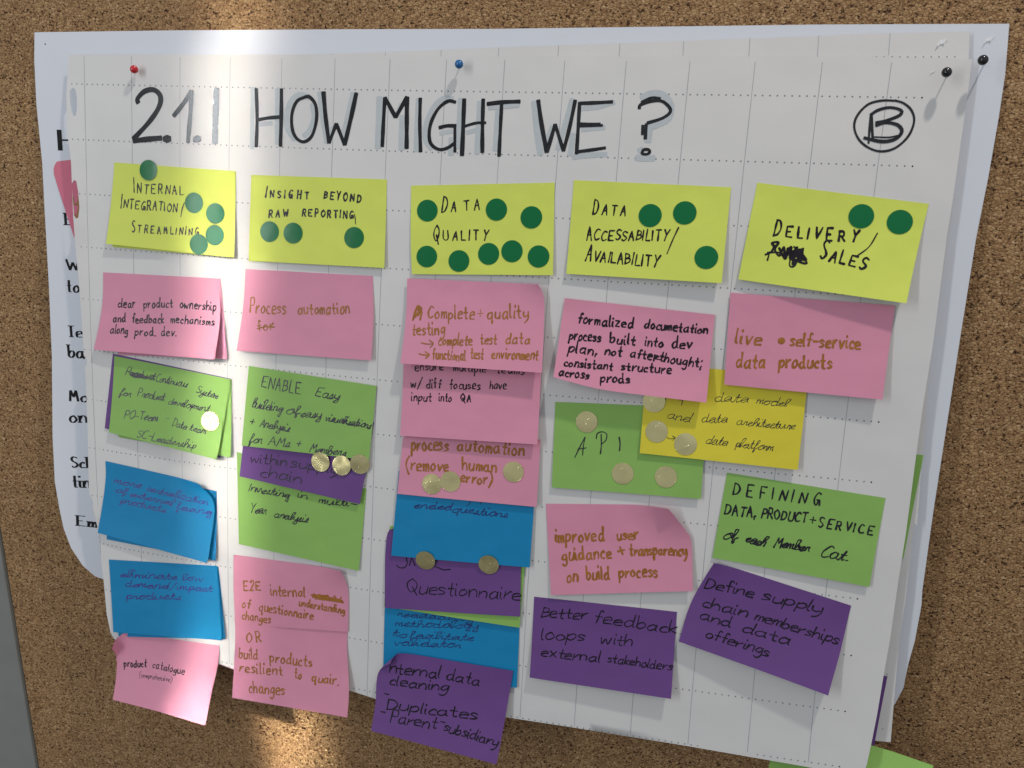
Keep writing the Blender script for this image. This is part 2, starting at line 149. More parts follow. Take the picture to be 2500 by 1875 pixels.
TITLE = [([(56.9, -14.6), (55.9, -11.1), (63.2, -4.4), (73.2, -2.8), (79.8, -8.3), (78.5, -17.5), (68.4, -30.8), (51.0, -47.1)], 4.19, 'digit'), ([(51.0, -48.7), (66.6, -46.7), (80.9, -45.3)], 4.24, 'digit'), ([(85.5, -46.0), (87.5, -45.9)], 6.16, 'full_stop'), ([(93.3, -25.7), (102.9, -15.1), (111.9, -3.7)], 3.96, 'digit'), ([(111.9, -3.0), (110.5, -24.7), (108.2, -48.6)], 3.75, 'digit'), ([(116.5, -45.5), (118.3, -45.2)], 6.04, 'full_stop'), ([(136.8, -0.7), (136.2, -24.2), (135.4, -48.6)], 5.02, 'digit'), ([(176.1, -0.3), (177.3, -26.0), (176.8, -50.6)], 3.18, 'letter'), ([(200.5, -0.2), (200.7, -25.5), (200.4, -49.5)], 3.13, 'letter'), ([(177.6, -27.2), (189.2, -25.2), (200.6, -24.2)], 2.9, 'letter'), ([(224.1, -6.4), (215.3, -10.7), (210.9, -21.5), (211.5, -34.1), (216.0, -42.3), (223.2, -44.9), (230.5, -39.4), (234.4, -26.0), (233.3, -13.5), (227.9, -7.0), (224.1, -6.4)], 2.67, 'letter'), ([(240.4, -2.2), (243.0, -23.3), (246.8, -45.3)], 3.48, 'letter'), ([(246.8, -45.3), (253.2, -28.7)], 2.8, 'letter'), ([(253.2, -28.7), (261.5, -46.5)], 2.78, 'letter'), ([(261.5, -46.5), (266.6, -24.1), (271.1, -2.7)], 3.47, 'letter'), ([(296.4, -47.0), (296.8, -25.9), (297.4, -6.0)], 2.99, 'letter'), ([(297.4, -6.0), (307.7, -22.2)], 2.97, 'letter'), ([(307.7, -22.2), (317.5, -5.3)], 3.23, 'letter'), ([(317.3, -5.3), (318.7, -48.0)], 3.46, 'letter'), ([(329.3, -6.0), (329.8, -27.7), (331.4, -50.4)], 2.91, 'letter'), ([(360.9, -8.9), (354.0, -8.2), (345.1, -15.2), (339.1, -28.7), (339.7, -42.1), (347.2, -47.8), (355.1, -46.6), (361.7, -42.2)], 2.6, 'letter'), ([(361.1, -28.2), (362.1, -49.8)], 2.35, 'letter'), ([(347.1, -30.0), (354.2, -28.3), (362.1, -28.2)], 2.9, 'letter'), ([(368.2, -6.1), (368.4, -28.0), (368.5, -52.4)], 3.36, 'letter'), ([(384.7, -5.9), (385.2, -27.7), (386.2, -49.4)], 3.07, 'letter'), ([(369.9, -28.2), (378.9, -25.6), (388.1, -25.0)], 2.08, 'letter'), ([(388.3, -9.9), (402.3, -8.2), (416.4, -7.5)], 3.07, 'letter'), ([(400.8, -9.4), (400.8, -30.9), (400.9, -52.0)], 2.79, 'letter'), ([(431.6, -6.1), (436.0, -26.6), (441.6, -47.6)], 3.24, 'letter'), ([(441.6, -47.6), (447.1, -25.1)], 3.0, 'letter'), ([(447.1, -25.1), (455.5, -46.2)], 2.72, 'letter'), ([(455.5, -46.2), (459.5, -26.0), (462.5, -5.6)], 2.72, 'letter'), ([(466.2, -7.2), (466.4, -27.1), (466.5, -48.3)], 2.68, 'letter'), ([(466.3, -8.1), (479.0, -7.5), (493.1, -6.5)], 2.68, 'letter'), ([(467.8, -24.1), (484.4, -24.1)], 1.95, 'letter'), ([(467.9, -26.1), (486.3, -25.1)], 1.96, 'letter'), ([(467.1, -46.5), (479.3, -44.6), (490.1, -42.7)], 2.46, 'letter'), ([(515.0, -11.6), (515.6, -8.5), (524.1, -5.4), (533.0, -5.6), (539.9, -12.3), (534.6, -18.1), (522.0, -22.6)], 2.36, 'question_mark'), ([(516.0, -6.4), (523.9, -2.8), (531.2, -3.3)], 1.65, 'question_mark'), ([(521.5, -23.0), (521.5, -28.2), (521.6, -35.1)], 2.36, 'question_mark'), ([(518.8, -24.2), (519.0, -31.7)], 2.13, 'question_mark'), ([(519.8, -46.6), (520.8, -43.5), (524.7, -43.2), (526.0, -45.4), (523.4, -46.9), (519.8, -46.6)], 2.14, 'question_mark'), ([(706.3, -2.2), (696.4, -2.3), (687.2, -5.2), (680.7, -12.9), (679.0, -21.2), (682.6, -29.9), (689.8, -36.3), (699.7, -39.5), (710.0, -36.8), (718.3, -27.9), (721.1, -17.0), (718.3, -9.0), (712.3, -4.0), (705.8, -2.0)], 1.56, 'drawn_circle'), ([(690.3, -12.0), (691.7, -20.9), (693.4, -30.7)], 1.9, 'letter'), ([(689.9, -12.2), (690.2, -23.1), (690.8, -34.0)], 1.37, 'letter'), ([(689.7, -12.8), (695.1, -9.1), (703.3, -7.2), (711.0, -9.1), (710.4, -12.7), (702.3, -16.5), (694.1, -18.7)], 2.11, 'letter'), ([(694.3, -20.6), (701.4, -18.3), (710.0, -19.9), (713.4, -24.7), (709.2, -30.3), (699.9, -32.2), (686.9, -29.8)], 2.32, 'letter'), ([(694.2, -29.0), (704.8, -29.0), (710.9, -27.5)], 1.06, 'letter')]
TITLE_SHADE = [([(172.6, 0.7), (172.6, -52.4)], 4.34), ([(196.6, -0.3), (197.2, -47.9)], 4.85), ([(179.4, -31.0), (192.1, -29.7)], 4.06), ([(227.2, -6.7), (217.3, -5.0), (209.0, -11.4), (205.6, -24.1), (207.3, -35.5), (214.6, -43.6)], 4.77), ([(230.2, -12.3), (232.1, -23.6), (227.9, -35.0), (222.3, -40.2)], 4.77), ([(236.9, -2.2), (240.3, -24.6), (244.7, -45.3)], 4.74), ([(268.1, -2.4), (263.8, -21.7), (258.6, -41.8)], 4.38), ([(250.2, -31.9), (246.3, -42.1)], 4.17), ([(292.7, -5.7), (292.5, -48.4)], 5.68), ([(301.0, -11.1), (307.4, -20.8), (312.4, -10.9)], 3.5), ([(313.8, -20.7), (314.1, -49.0)], 5.36), ([(327.6, -6.4), (327.4, -50.1)], 4.5), ([(358.5, -6.3), (349.3, -6.1), (340.7, -14.1), (335.1, -28.8), (335.6, -41.0), (341.3, -47.6)], 4.16), ([(348.0, -34.6), (359.0, -32.5)], 3.43), ([(358.6, -38.0), (358.6, -52.0)], 5.24), ([(364.9, -5.8), (364.7, -28.1), (364.3, -46.4)], 4.41), ([(381.8, -7.9), (381.5, -50.8)], 4.36), ([(371.5, -33.4), (384.3, -30.1)], 3.38), ([(389.8, -13.2), (415.7, -10.6)], 3.33), ([(398.2, -14.8), (397.4, -47.3)], 4.58), ([(428.3, -7.2), (431.6, -26.7), (436.2, -49.8)], 5.24), ([(459.9, -4.7), (455.7, -23.8), (450.3, -45.2)], 4.4), ([(444.7, -26.4), (440.5, -38.3)], 3.22), ([(462.4, -31.9), (461.2, -49.7)], 4.42), ([(467.2, -12.4), (481.6, -10.7), (494.6, -6.7)], 3.66), ([(469.6, -28.8), (488.3, -26.6)], 3.67), ([(463.5, -51.0), (475.9, -49.2), (491.4, -47.8)], 4.19), ([(515.7, -3.5), (523.7, 0.6), (533.1, -0.4), (539.8, -8.3), (538.7, -18.6), (528.1, -24.6), (524.0, -25.6)], 4.95), ([(524.0, -24.7), (523.8, -37.4)], 5.89), ([(515.3, -49.8), (522.5, -50.0), (530.2, -49.7)], 5.01), ([(516.7, -44.5), (520.1, -42.7)], 4.28)]
POSTER_WORDS = [('H', -36.8, -58.4, -21.5, -58.0, 19.32, 4.69, 1.24), ('E', -34.3, -128.5, -25.0, -128.2, 10.85, 2.71, 0.71), ('W', -35.4, -172.6, -20.8, -172.0, 10.49, 2.48, 0.58), ('to', -36.0, -194.0, -22.3, -193.7, 6.18, 2.5, 0.59), ('Te', -37.1, -239.1, -20.9, -238.4, 10.81, 2.55, 0.6), ('ba', -37.3, -260.2, -20.3, -259.3, 6.37, 2.58, 0.61), (',', -19.7, -257.8, -18.0, -258.0, 6.33, 1.81, 0.6), ('Mo', -38.4, -305.4, -17.1, -304.0, 11.13, 2.63, 0.62), ('on', -39.4, -327.2, -20.0, -325.9, 6.56, 2.66, 0.63), ('Sch', -38.3, -374.8, -14.4, -373.0, 11.02, 2.68, 0.63), ('tin', -37.8, -395.9, -19.0, -394.6, 6.66, 2.7, 0.63), ('Em', -33.9, -436.8, -12.7, -436.8, 10.63, 2.74, 0.64)]
FRAME_EDGE = [(-161.7, -461.3), (-143.1, -771.0)]
TORN = [(733.4, 40.1, 'back'), (766.1, 43.2, 'poster'), (729.8, 19.2, 'front')]
PINHOLE = (-48.4, 38.7)
NOTES = [
 {'on': 'front', 'lift': (1, 3), 'curl': [], 'layer': 0.2, 'edges': [[(34.5, -79.3), (156.7, -72.8)], [(156.7, -72.8), (157.1, -150.1)], [(26.8, -147.1), (157.1, -150.1)], [(34.5, -79.3), (26.8, -147.1)]], 'colour': 'lime', 'label': 'bare edge of a yellow note tucked under the INTERNAL INTEGRATION heading note', 'words': [], 'ink': 'black', 'strokes': [], 'cat': 'sticky note', 'group': 'yellow heading notes across the sheet'},
 {'on': 'front', 'lift': (1, 2), 'curl': [], 'layer': 0.2, 'edges': [[(25.3, -175.2), (141.2, -170.2)], [(141.2, -170.2), (149.5, -244.7)], [(31.0, -250.7), (149.5, -244.7)], [(25.3, -175.2), (31.0, -250.7)]], 'colour': 'pink', 'label': 'darker pink note peeking out under the clear product ownership note', 'words': [], 'ink': 'black', 'strokes': [], 'cat': 'sticky note', 'group': 'pink sticky notes on the sheet'},
 {'on': 'front', 'lift': (1, 2), 'curl': [], 'layer': 0.2, 'edges': [[(24.0, -250.1), (151.1, -263.4)], [(151.1, -263.4), (142.0, -341.2)], [(14.7, -325.1), (142.0, -341.2)], [(24.0, -250.1), (14.7, -325.1)]], 'colour': 'purple', 'label': 'purple note almost hidden beneath the continuous system green note', 'words': [], 'ink': 'black', 'strokes': [], 'cat': 'sticky note', 'group': 'purple sticky notes on the sheet'},
 {'on': 'front', 'lift': (1, 2.5), 'curl': [], 'layer': 0.45, 'edges': [[(30.3, -255.8), (152.9, -264.1)], [(152.9, -264.1), (153.9, -339.1)], [(30.1, -332.4), (153.9, -339.1)], [(30.3, -255.8), (30.1, -332.4)]], 'colour': 'green', 'label': 'green note hidden behind the one with a gold dot, right edge showing', 'words': [], 'ink': 'black', 'strokes': [], 'cat': 'sticky note', 'group': 'green sticky notes on the sheet'},
 {'on': 'front', 'lift': (1, 3), 'curl': [], 'layer': 0.2, 'edges': [[(22.1, -366.6), (137.1, -375.3)], [(137.1, -375.3), (138.4, -444.5)], [(15.5, -439.2), (138.4, -444.5)], [(22.1, -366.6), (15.5, -439.2)]], 'colour': 'blue', 'label': 'dark blue note mostly covered by the more centralization note', 'words': [], 'ink': 'black', 'strokes': [], 'cat': 'sticky note', 'group': 'blue sticky notes on the sheet'},
 {'on': 'front', 'lift': (1, 2), 'curl': [], 'layer': 0.2, 'edges': [[(24.7, -462.5), (139.4, -451.0)], [(139.4, -451.0), (149.0, -524.2)], [(28.4, -540.7), (149.0, -524.2)], [(24.7, -462.5), (28.4, -540.7)]], 'colour': 'blue', 'label': 'blue note sticking out at the right of the eliminate low demand note', 'words': [], 'ink': 'black', 'strokes': [], 'cat': 'sticky note', 'group': 'blue sticky notes on the sheet'},
 {'on': 'front', 'lift': (4.6, 1.2), 'curl': [], 'layer': 0.6, 'edges': [[(30.7, -68.7), (156.7, -72.6)], [(156.7, -72.6), (153.2, -149.8)], [(22.8, -144.6), (153.2, -149.8)], [(30.7, -68.7), (22.8, -144.6)]], 'colour': 'lime', 'label': 'yellow heading note reading INTERNAL INTEGRATION / STREAMLINING with five green dots', 'words': [('INTERNAL', 51.5, -95.6, 104.9, -95.8, 8.36, 0.94, 'small'), ('INTEGRATION', 37.8, -110.1, 98.1, -111.3, 7.88, 0.95, 'small'), ('STREAMLINING', 49.5, -132.4, 121.7, -131.5, 6.54, 0.95, 'small')], 'ink': 'black', 'strokes': [([(105.1, -103.0), (103.0, -108.4), (101.6, -115.5)], 1.08)], 'cat': 'sticky note', 'group': 'yellow heading notes across the sheet'},
 {'on': 'front', 'lift': (1.5, 3), 'curl': [], 'layer': 0.3, 'edges': [[(172.3, -75.3), (301.7, -74.6)], [(301.7, -74.6), (303.6, -150.9)], [(171.3, -152.2), (303.6, -150.9)], [(172.3, -75.3), (171.3, -152.2)]], 'colour': 'lime', 'label': 'yellow heading note reading INSIGHT BEYOND RAW REPORTING with three green dots', 'words': [('INSIGHT', 187.0, -94.5, 230.9, -94.2, 6.5, 1.17, 'small'), ('BEYOND', 243.0, -93.0, 279.5, -95.1, 6.41, 1.15, 'small'), ('RAW', 190.0, -112.0, 211.2, -110.8, 6.82, 1.18, 'small'), ('REPORTING', 222.6, -109.5, 273.2, -109.2, 6.47, 1.16, 'small')], 'ink': 'black', 'strokes': [([(273.0, -105.7), (273.9, -109.5), (274.3, -114.0)], 0.84)], 'cat': 'sticky note', 'group': 'yellow heading notes across the sheet'},
 {'on': 'front', 'lift': (2, 3), 'curl': [], 'layer': 0.3, 'edges': [[(324.2, -79.0), (449.8, -71.9)], [(449.8, -71.9), (453.8, -148.2)], [(328.8, -154.9), (453.8, -148.2)], [(324.2, -79.0), (326.1, -123.6), (329.0, -154.8)]], 'colour': 'lime', 'label': 'yellow heading note reading DATA QUALITY crowded with eight green dots', 'words': [('DA', 352.3, -100.2, 367.3, -99.5, 8.25, 1.0, 'small'), ('TA', 372.0, -98.4, 387.9, -96.1, 8.68, 0.99, 'small'), ('QUALITY', 346.2, -125.1, 396.7, -121.5, 8.3, 1.01, 'small')], 'ink': 'black', 'strokes': [], 'cat': 'sticky note', 'group': 'yellow heading notes across the sheet'},
 {'on': 'front', 'lift': (3.5, 6), 'curl': [], 'layer': 0.3, 'edges': [[(465.7, -69.3), (592.2, -70.4)], [(592.2, -70.4), (591.8, -146.2)], [(465.2, -146.3), (591.8, -146.2)], [(465.7, -69.3), (465.2, -146.3)]], 'colour': 'lime', 'label': 'yellow heading note reading DATA ACCESSABILITY / AVAILABILITY with three green dots', 'words': [('DATA', 483.1, -96.0, 511.4, -96.2, 7.91, 1.08, 'small'), ('ACCESSABILITY', 480.0, -117.6, 547.0, -114.6, 8.18, 1.08, 'small'), ('AVAILABILITY', 480.6, -134.7, 540.9, -136.1, 8.7, 1.09, 'small')], 'ink': 'black', 'strokes': [([(554.0, -103.8), (550.0, -114.7), (546.7, -125.1)], 1.06)], 'cat': 'sticky note', 'group': 'yellow heading notes across the sheet'},
 {'on': 'front', 'lift': (3, 12), 'curl': [], 'layer': 0.3, 'edges': [[(611.9, -66.1), (738.9, -77.1)], [(738.9, -77.1), (729.4, -152.8)], [(604.5, -142.4), (729.4, -152.8)], [(611.9, -66.1), (604.5, -142.4)]], 'colour': 'lime', 'label': 'tilted yellow heading note reading DELIVERY / SALES with a scribbled-out word', 'words': [('DELIVERY', 627.2, -106.8, 692.7, -108.3, 8.49, 1.38, 'small'), ('SALES', 664.1, -122.6, 698.8, -128.9, 9.14, 1.37, 'small')], 'ink': 'black', 'strokes': [([(704.6, -100.9), (699.5, -111.5), (691.5, -119.0)], 1.07), ([(623.7, -121.6), (627.1, -119.8), (629.5, -115.2), (627.5, -112.4), (632.5, -111.6), (630.2, -116.9), (634.1, -122.0), (636.8, -114.8), (638.5, -121.7), (642.3, -114.6), (642.1, -123.8), (646.8, -114.3), (644.7, -128.3), (651.4, -116.4), (642.8, -119.2), (654.3, -124.3), (648.1, -116.6), (655.1, -126.6), (645.4, -123.6), (651.3, -115.5)], 1.8), ([(625.4, -125.9), (626.1, -121.2), (624.9, -120.1), (633.8, -119.6), (638.6, -122.9), (642.6, -118.0), (642.5, -129.0), (646.4, -128.8), (648.3, -118.9), (644.5, -114.4)], 1.46), ([(633.5, -116.2), (638.7, -124.0), (640.2, -115.8), (644.4, -124.9), (646.0, -117.8), (650.0, -125.7), (651.1, -118.7)], 2.01)], 'cat': 'sticky note', 'group': 'yellow heading notes across the sheet'},
 {'on': 'front', 'lift': (6, 8), 'curl': [], 'layer': 0.6, 'edges': [[(15.4, -172.0), (136.8, -170.2)], [(136.8, -170.2), (142.3, -201.0), (140.1, -245.4)], [(8.2, -246.9), (140.1, -245.4)], [(15.4, -172.0), (14.5, -204.3), (8.2, -246.9)]], 'colour': 'pink', 'label': 'pink note in black pen, clear product ownership and feedback mechanisms along prod. dev.', 'words': [('clear', 32.2, -204.2, 51.5, -202.9, 4.24, 1.27, 'print'), ('product', 60.8, -202.5, 92.0, -200.1, 4.19, 1.26, 'print'), ('ownership', 99.4, -200.1, 138.2, -199.9, 4.14, 1.24, 'print'), ('and', 27.7, -218.3, 41.6, -217.7, 3.96, 1.27, 'print'), ('feedback', 48.7, -217.8, 83.6, -215.7, 3.93, 1.26, 'print'), ('mechanisms', 90.4, -214.5, 137.2, -213.5, 3.74, 1.25, 'print'), ('along', 25.1, -229.2, 44.8, -228.8, 3.96, 1.27, 'print'), ('prod.', 52.6, -229.2, 75.7, -228.2, 3.93, 1.26, 'print'), ('dev.', 81.3, -227.5, 98.0, -226.9, 3.9, 1.25, 'print')], 'ink': 'black', 'strokes': [], 'cat': 'sticky note', 'group': 'pink sticky notes on the sheet'},
 {'on': 'front', 'lift': (4, 5), 'curl': [], 'layer': 0.8, 'edges': [[(26.1, -252.1), (152.7, -264.1)], [(152.7, -264.1), (140.6, -342.0)], [(22.0, -327.8), (140.6, -342.0)], [(26.1, -252.1), (22.0, -327.8)]], 'colour': 'green', 'label': 'green note about a continuous system for product development with one gold dot', 'words': [('Product', 37.8, -269.7, 69.7, -272.0, 4.06, 0.73, 'cursive'), ('Continuous', 71.3, -272.9, 105.0, -276.0, 3.73, 0.72, 'cursive'), ('System', 115.4, -280.0, 137.7, -283.9, 3.84, 0.71, 'cursive'), ('for', 31.6, -289.5, 43.8, -291.0, 3.49, 0.73, 'cursive'), ('Product', 51.7, -289.6, 80.6, -290.8, 3.9, 0.72, 'cursive'), ('development', 85.6, -293.6, 129.1, -297.0, 3.57, 0.71, 'cursive'), ('PO-Team', 37.9, -312.7, 74.1, -311.6, 4.05, 0.72, 'cursive'), ('-', 82.8, -310.9, 86.8, -311.0, 3.74, 0.72, 'cursive'), ('Data', 91.1, -314.7, 106.0, -316.5, 3.73, 0.72, 'cursive'), ('team', 110.1, -317.1, 126.9, -318.6, 3.43, 0.71, 'cursive'), ('SC-Leadership', 52.7, -329.4, 115.5, -334.7, 3.88, 0.72, 'cursive')], 'ink': 'pen', 'strokes': [([(41.9, -267.2), (51.7, -267.4), (43.5, -269.5), (56.6, -269.5), (46.8, -271.1), (63.1, -270.4), (51.7, -268.2), (69.6, -270.6)], 0.98)], 'cat': 'sticky note', 'group': 'green sticky notes on the sheet'},
 {'on': 'front', 'lift': (4, 7), 'curl': [(1, 0, 40, 5)], 'layer': 0.6, 'edges': [[(14.5, -358.5), (120.9, -368.7)], [(120.9, -368.7), (135.1, -384.3), (135.4, -406.5), (131.7, -446.1)], [(8.3, -432.2), (131.7, -446.1)], [(14.5, -358.5), (14.5, -379.4), (8.3, -432.2)]], 'colour': 'blue', 'label': 'blue note with rounded curling corner, more centralization of external facing products', 'words': [('more', 24.1, -379.6, 53.3, -381.8, 3.6, 0.75, 'cursive'), ('centralization', 60.8, -383.5, 128.5, -389.7, 3.52, 0.73, 'cursive'), ('of', 25.7, -388.7, 37.7, -390.1, 3.3, 0.75, 'cursive'), ('external', 42.8, -391.3, 90.3, -394.8, 3.55, 0.74, 'cursive'), ('facing', 94.5, -397.6, 131.1, -399.0, 3.5, 0.73, 'cursive'), ('products', 31.1, -399.1, 82.4, -402.5, 3.55, 0.74, 'cursive')], 'ink': 'violet', 'strokes': [], 'cat': 'sticky note', 'group': 'blue sticky notes on the sheet'},
 {'on': 'front', 'lift': (2.5, 3), 'curl': [], 'layer': 0.6, 'edges': [[(17.4, -460.5), (137.7, -450.7)], [(137.7, -450.7), (141.4, -478.2), (146.2, -525.4)], [(23.8, -536.0), (146.2, -525.4)], [(17.4, -460.5), (20.4, -495.6), (23.8, -536.0)]], 'colour': 'blue', 'label': 'blue note with violet writing, eliminate low demand/impact products', 'words': [('eliminate', 31.1, -476.7, 93.6, -471.5, 3.71, 0.77, 'cursive'), ('low', 100.5, -470.5, 121.9, -468.5, 3.65, 0.76, 'cursive'), ('demand/impact', 36.3, -486.4, 133.3, -477.6, 3.68, 0.77, 'cursive'), ('products', 37.4, -499.4, 99.0, -490.6, 3.68, 0.77, 'cursive')], 'ink': 'violet', 'strokes': [], 'cat': 'sticky note', 'group': 'blue sticky notes on the sheet'},
 {'on': 'front', 'lift': (10, 16), 'curl': [(0, 0, 30, 13)], 'layer': 0.3, 'edges': [[(30.4, -548.7), (29.6, -541.6), (35.2, -536.5), (45.1, -535.4), (141.3, -533.2)], [(141.3, -533.2), (141.5, -549.4), (138.2, -580.0), (136.8, -610.2)], [(28.2, -605.2), (81.3, -606.5), (136.8, -610.2)], [(30.4, -548.7), (26.9, -561.6), (27.1, -571.0), (27.9, -585.7), (28.2, -605.2)]], 'colour': 'pink', 'label': 'pink product catalogue note hanging below the sheet with a rolled top-left corner', 'words': [('product', 36.7, -571.2, 62.3, -567.0, 3.69, 1.18, 'print'), ('catalogue', 69.4, -566.6, 105.8, -567.7, 3.61, 1.01, 'print'), ('(comprehensive)', 55.4, -578.0, 93.1, -576.9, 2.42, 0.5, 'print')], 'ink': 'black', 'strokes': [], 'cat': 'sticky note', 'group': 'pink sticky notes on the sheet'},
 {'on': 'front', 'lift': (3, 4), 'curl': [], 'layer': 0.3, 'edges': [[(167.2, -159.8), (291.9, -158.6)], [(291.9, -158.6), (294.7, -196.9), (294.9, -233.4)], [(159.9, -235.9), (294.9, -233.4)], [(167.2, -159.8), (165.2, -196.7), (159.9, -235.9)]], 'colour': 'pink', 'label': 'pink note with ochre writing, process automation and a crossed-out for', 'words': [('Process', 172.9, -199.6, 209.6, -197.7, 6.51, 1.36, 'print'), ('automation', 221.4, -197.1, 272.2, -192.9, 5.59, 1.33, 'print'), ('for', 181.7, -216.0, 198.1, -212.3, 4.9, 1.36, 'print')], 'ink': 'ochre', 'strokes': [([(180.5, -213.7), (189.8, -211.3), (198.2, -211.0)], 1.21)], 'cat': 'sticky note', 'group': 'pink sticky notes on the sheet'},
 {'on': 'front', 'lift': (1.5, 2), 'curl': [], 'layer': 0.3, 'edges': [[(158.7, -333.6), (292.6, -353.5)], [(292.6, -353.5), (287.9, -433.1)], [(162.5, -424.6), (287.9, -433.1)], [(158.7, -333.6), (162.5, -424.6)]], 'colour': 'green', 'label': 'green note below the purple strip, investing in multi-year analysis', 'words': [('Investing', 172.3, -370.1, 213.2, -372.4, 4.06, 0.87, 'cursive'), ('in', 222.4, -370.2, 232.7, -370.7, 3.46, 0.87, 'cursive'), ('multi-', 245.4, -372.7, 281.5, -372.7, 4.0, 0.86, 'cursive'), ('Year', 174.0, -391.9, 190.4, -390.7, 4.39, 0.88, 'cursive'), ('analysis', 199.3, -392.8, 233.3, -393.9, 4.06, 0.87, 'cursive')], 'ink': 'pen', 'strokes': [], 'cat': 'sticky note', 'group': 'green sticky notes on the sheet'},
 {'on': 'front', 'lift': (2, 3), 'curl': [], 'layer': 0.7, 'edges': [[(168.3, -300.8), (298.2, -290.2)], [(298.2, -290.2), (287.9, -367.8)], [(163.2, -356.6), (287.9, -367.8)], [(168.3, -300.8), (163.2, -356.6)]], 'colour': 'purple', 'label': 'narrow purple strip of a note reading within supply chain between two green notes', 'words': [('within', 174.4, -341.6, 211.2, -340.9, 4.98, 1.0, 'round'), ('supply', 216.6, -341.0, 263.6, -342.7, 4.9, 0.98, 'round'), ('chain', 184.6, -354.0, 227.2, -355.3, 5.37, 0.99, 'round')], 'ink': 'black', 'strokes': [], 'cat': 'sticky note', 'group': 'purple sticky notes on the sheet'},
 {'on': 'front', 'lift': (1.6, 2), 'curl': [], 'layer': 1.2, 'edges': [[(171.6, -249.4), (299.6, -256.6)], [(299.6, -256.6), (295.4, -325.2)], [(165.4, -326.2), (295.4, -325.2)], [(171.6, -249.4), (165.4, -326.2)]], 'colour': 'green', 'label': 'upper green note reading ENABLE easy building of easy visualisations', 'words': [('ENABLE', 184.9, -268.1, 225.4, -271.3, 11.11, 0.83, 'caps'), ('Easy', 240.0, -271.3, 262.1, -272.7, 4.68, 0.83, 'cursive'), ('building', 175.2, -288.1, 205.2, -290.0, 4.49, 0.84, 'cursive'), ('of', 210.8, -291.2, 224.0, -290.1, 4.18, 0.84, 'cursive'), ('easy', 226.0, -291.8, 245.0, -291.6, 4.16, 0.83, 'cursive'), ('visualisations', 250.3, -293.2, 295.2, -296.0, 3.7, 0.82, 'cursive'), ('+', 173.2, -305.7, 178.7, -305.4, 3.97, 0.85, 'cursive'), ('Analysis', 184.1, -305.9, 213.7, -307.4, 4.22, 0.84, 'cursive'), ('for', 173.1, -322.5, 186.0, -322.2, 4.27, 0.85, 'cursive'), ('AMs', 192.7, -322.8, 214.5, -321.9, 3.95, 0.85, 'cursive'), ('+', 221.4, -321.4, 227.0, -321.3, 3.91, 0.84, 'cursive'), ('Members', 235.9, -324.0, 272.0, -324.1, 4.01, 0.83, 'cursive')], 'ink': 'pen', 'strokes': [], 'cat': 'sticky note', 'group': 'green sticky notes on the sheet'},
 {'on': 'front', 'lift': (7, 10), 'curl': [], 'layer': 0.3, 'edges': [[(157.6, -500.8), (277.6, -490.8)], [(277.6, -490.8), (277.7, -514.5), (282.5, -552.7), (283.4, -578.8)], [(160.3, -581.8), (283.4, -578.8)], [(157.6, -500.8), (159.1, -518.9), (160.3, -581.8)]], 'colour': 'pink', 'label': 'lower pink note reading OR build products resilient to quair. changes', 'words': [('OR', 171.0, -524.8, 190.0, -520.7, 10.12, 1.19, 'caps'), ('build', 164.8, -541.2, 185.6, -539.2, 5.31, 1.47, 'print'), ('products', 198.2, -539.7, 242.8, -536.9, 5.24, 1.46, 'print'), ('resilient', 166.6, -554.7, 212.7, -550.6, 4.96, 1.46, 'print'), ('to', 225.2, -551.2, 232.7, -550.8, 4.88, 1.44, 'print'), ('quair.', 243.6, -551.0, 272.2, -550.3, 4.54, 1.42, 'print'), ('changes', 178.2, -573.3, 216.7, -568.7, 5.46, 1.44, 'print')], 'ink': 'ochre', 'strokes': [], 'cat': 'sticky note', 'group': 'pink sticky notes on the sheet'},
 {'on': 'front', 'lift': (0.3, 0.3), 'curl': [(1, 0, 35, 4)], 'layer': 1.0, 'edges': [[(156.4, -436.4), (270.8, -434.9)], [(270.8, -434.9), (276.8, -451.6), (278.1, -475.4), (278.2, -496.3)], [(159.1, -507.9), (278.2, -496.3)], [(156.4, -436.4), (156.8, -471.5), (159.1, -507.9)]], 'colour': 'pink', 'label': 'pink note with ochre writing, internal understanding of questionnaire changes, above OR', 'words': [('E2E', 167.8, -471.0, 186.9, -468.4, 9.35, 1.36, 'caps'), ('internal', 197.1, -471.7, 233.6, -467.8, 5.4, 1.35, 'print'), ('understanding', 226.9, -477.8, 274.2, -478.7, 3.73, 1.34, 'print'), ('of', 166.4, -488.3, 175.3, -488.8, 4.58, 1.37, 'print'), ('questionnaire', 185.0, -488.8, 242.3, -489.9, 4.85, 1.36, 'print'), ('changes', 166.6, -500.9, 197.6, -500.3, 4.61, 1.38, 'print')], 'ink': 'ochre', 'strokes': [([(239.7, -465.0), (257.3, -463.8), (240.5, -466.7), (263.5, -465.9), (245.1, -467.5), (272.7, -467.4), (257.4, -465.3), (271.1, -465.8)], 1.86), ([(242.0, -463.2), (244.4, -468.8), (248.1, -463.0), (251.3, -468.5), (255.8, -462.6), (260.5, -467.8), (263.4, -462.1), (266.6, -467.6), (270.3, -462.6)], 1.08)], 'cat': 'sticky note', 'group': 'pink sticky notes on the sheet'},
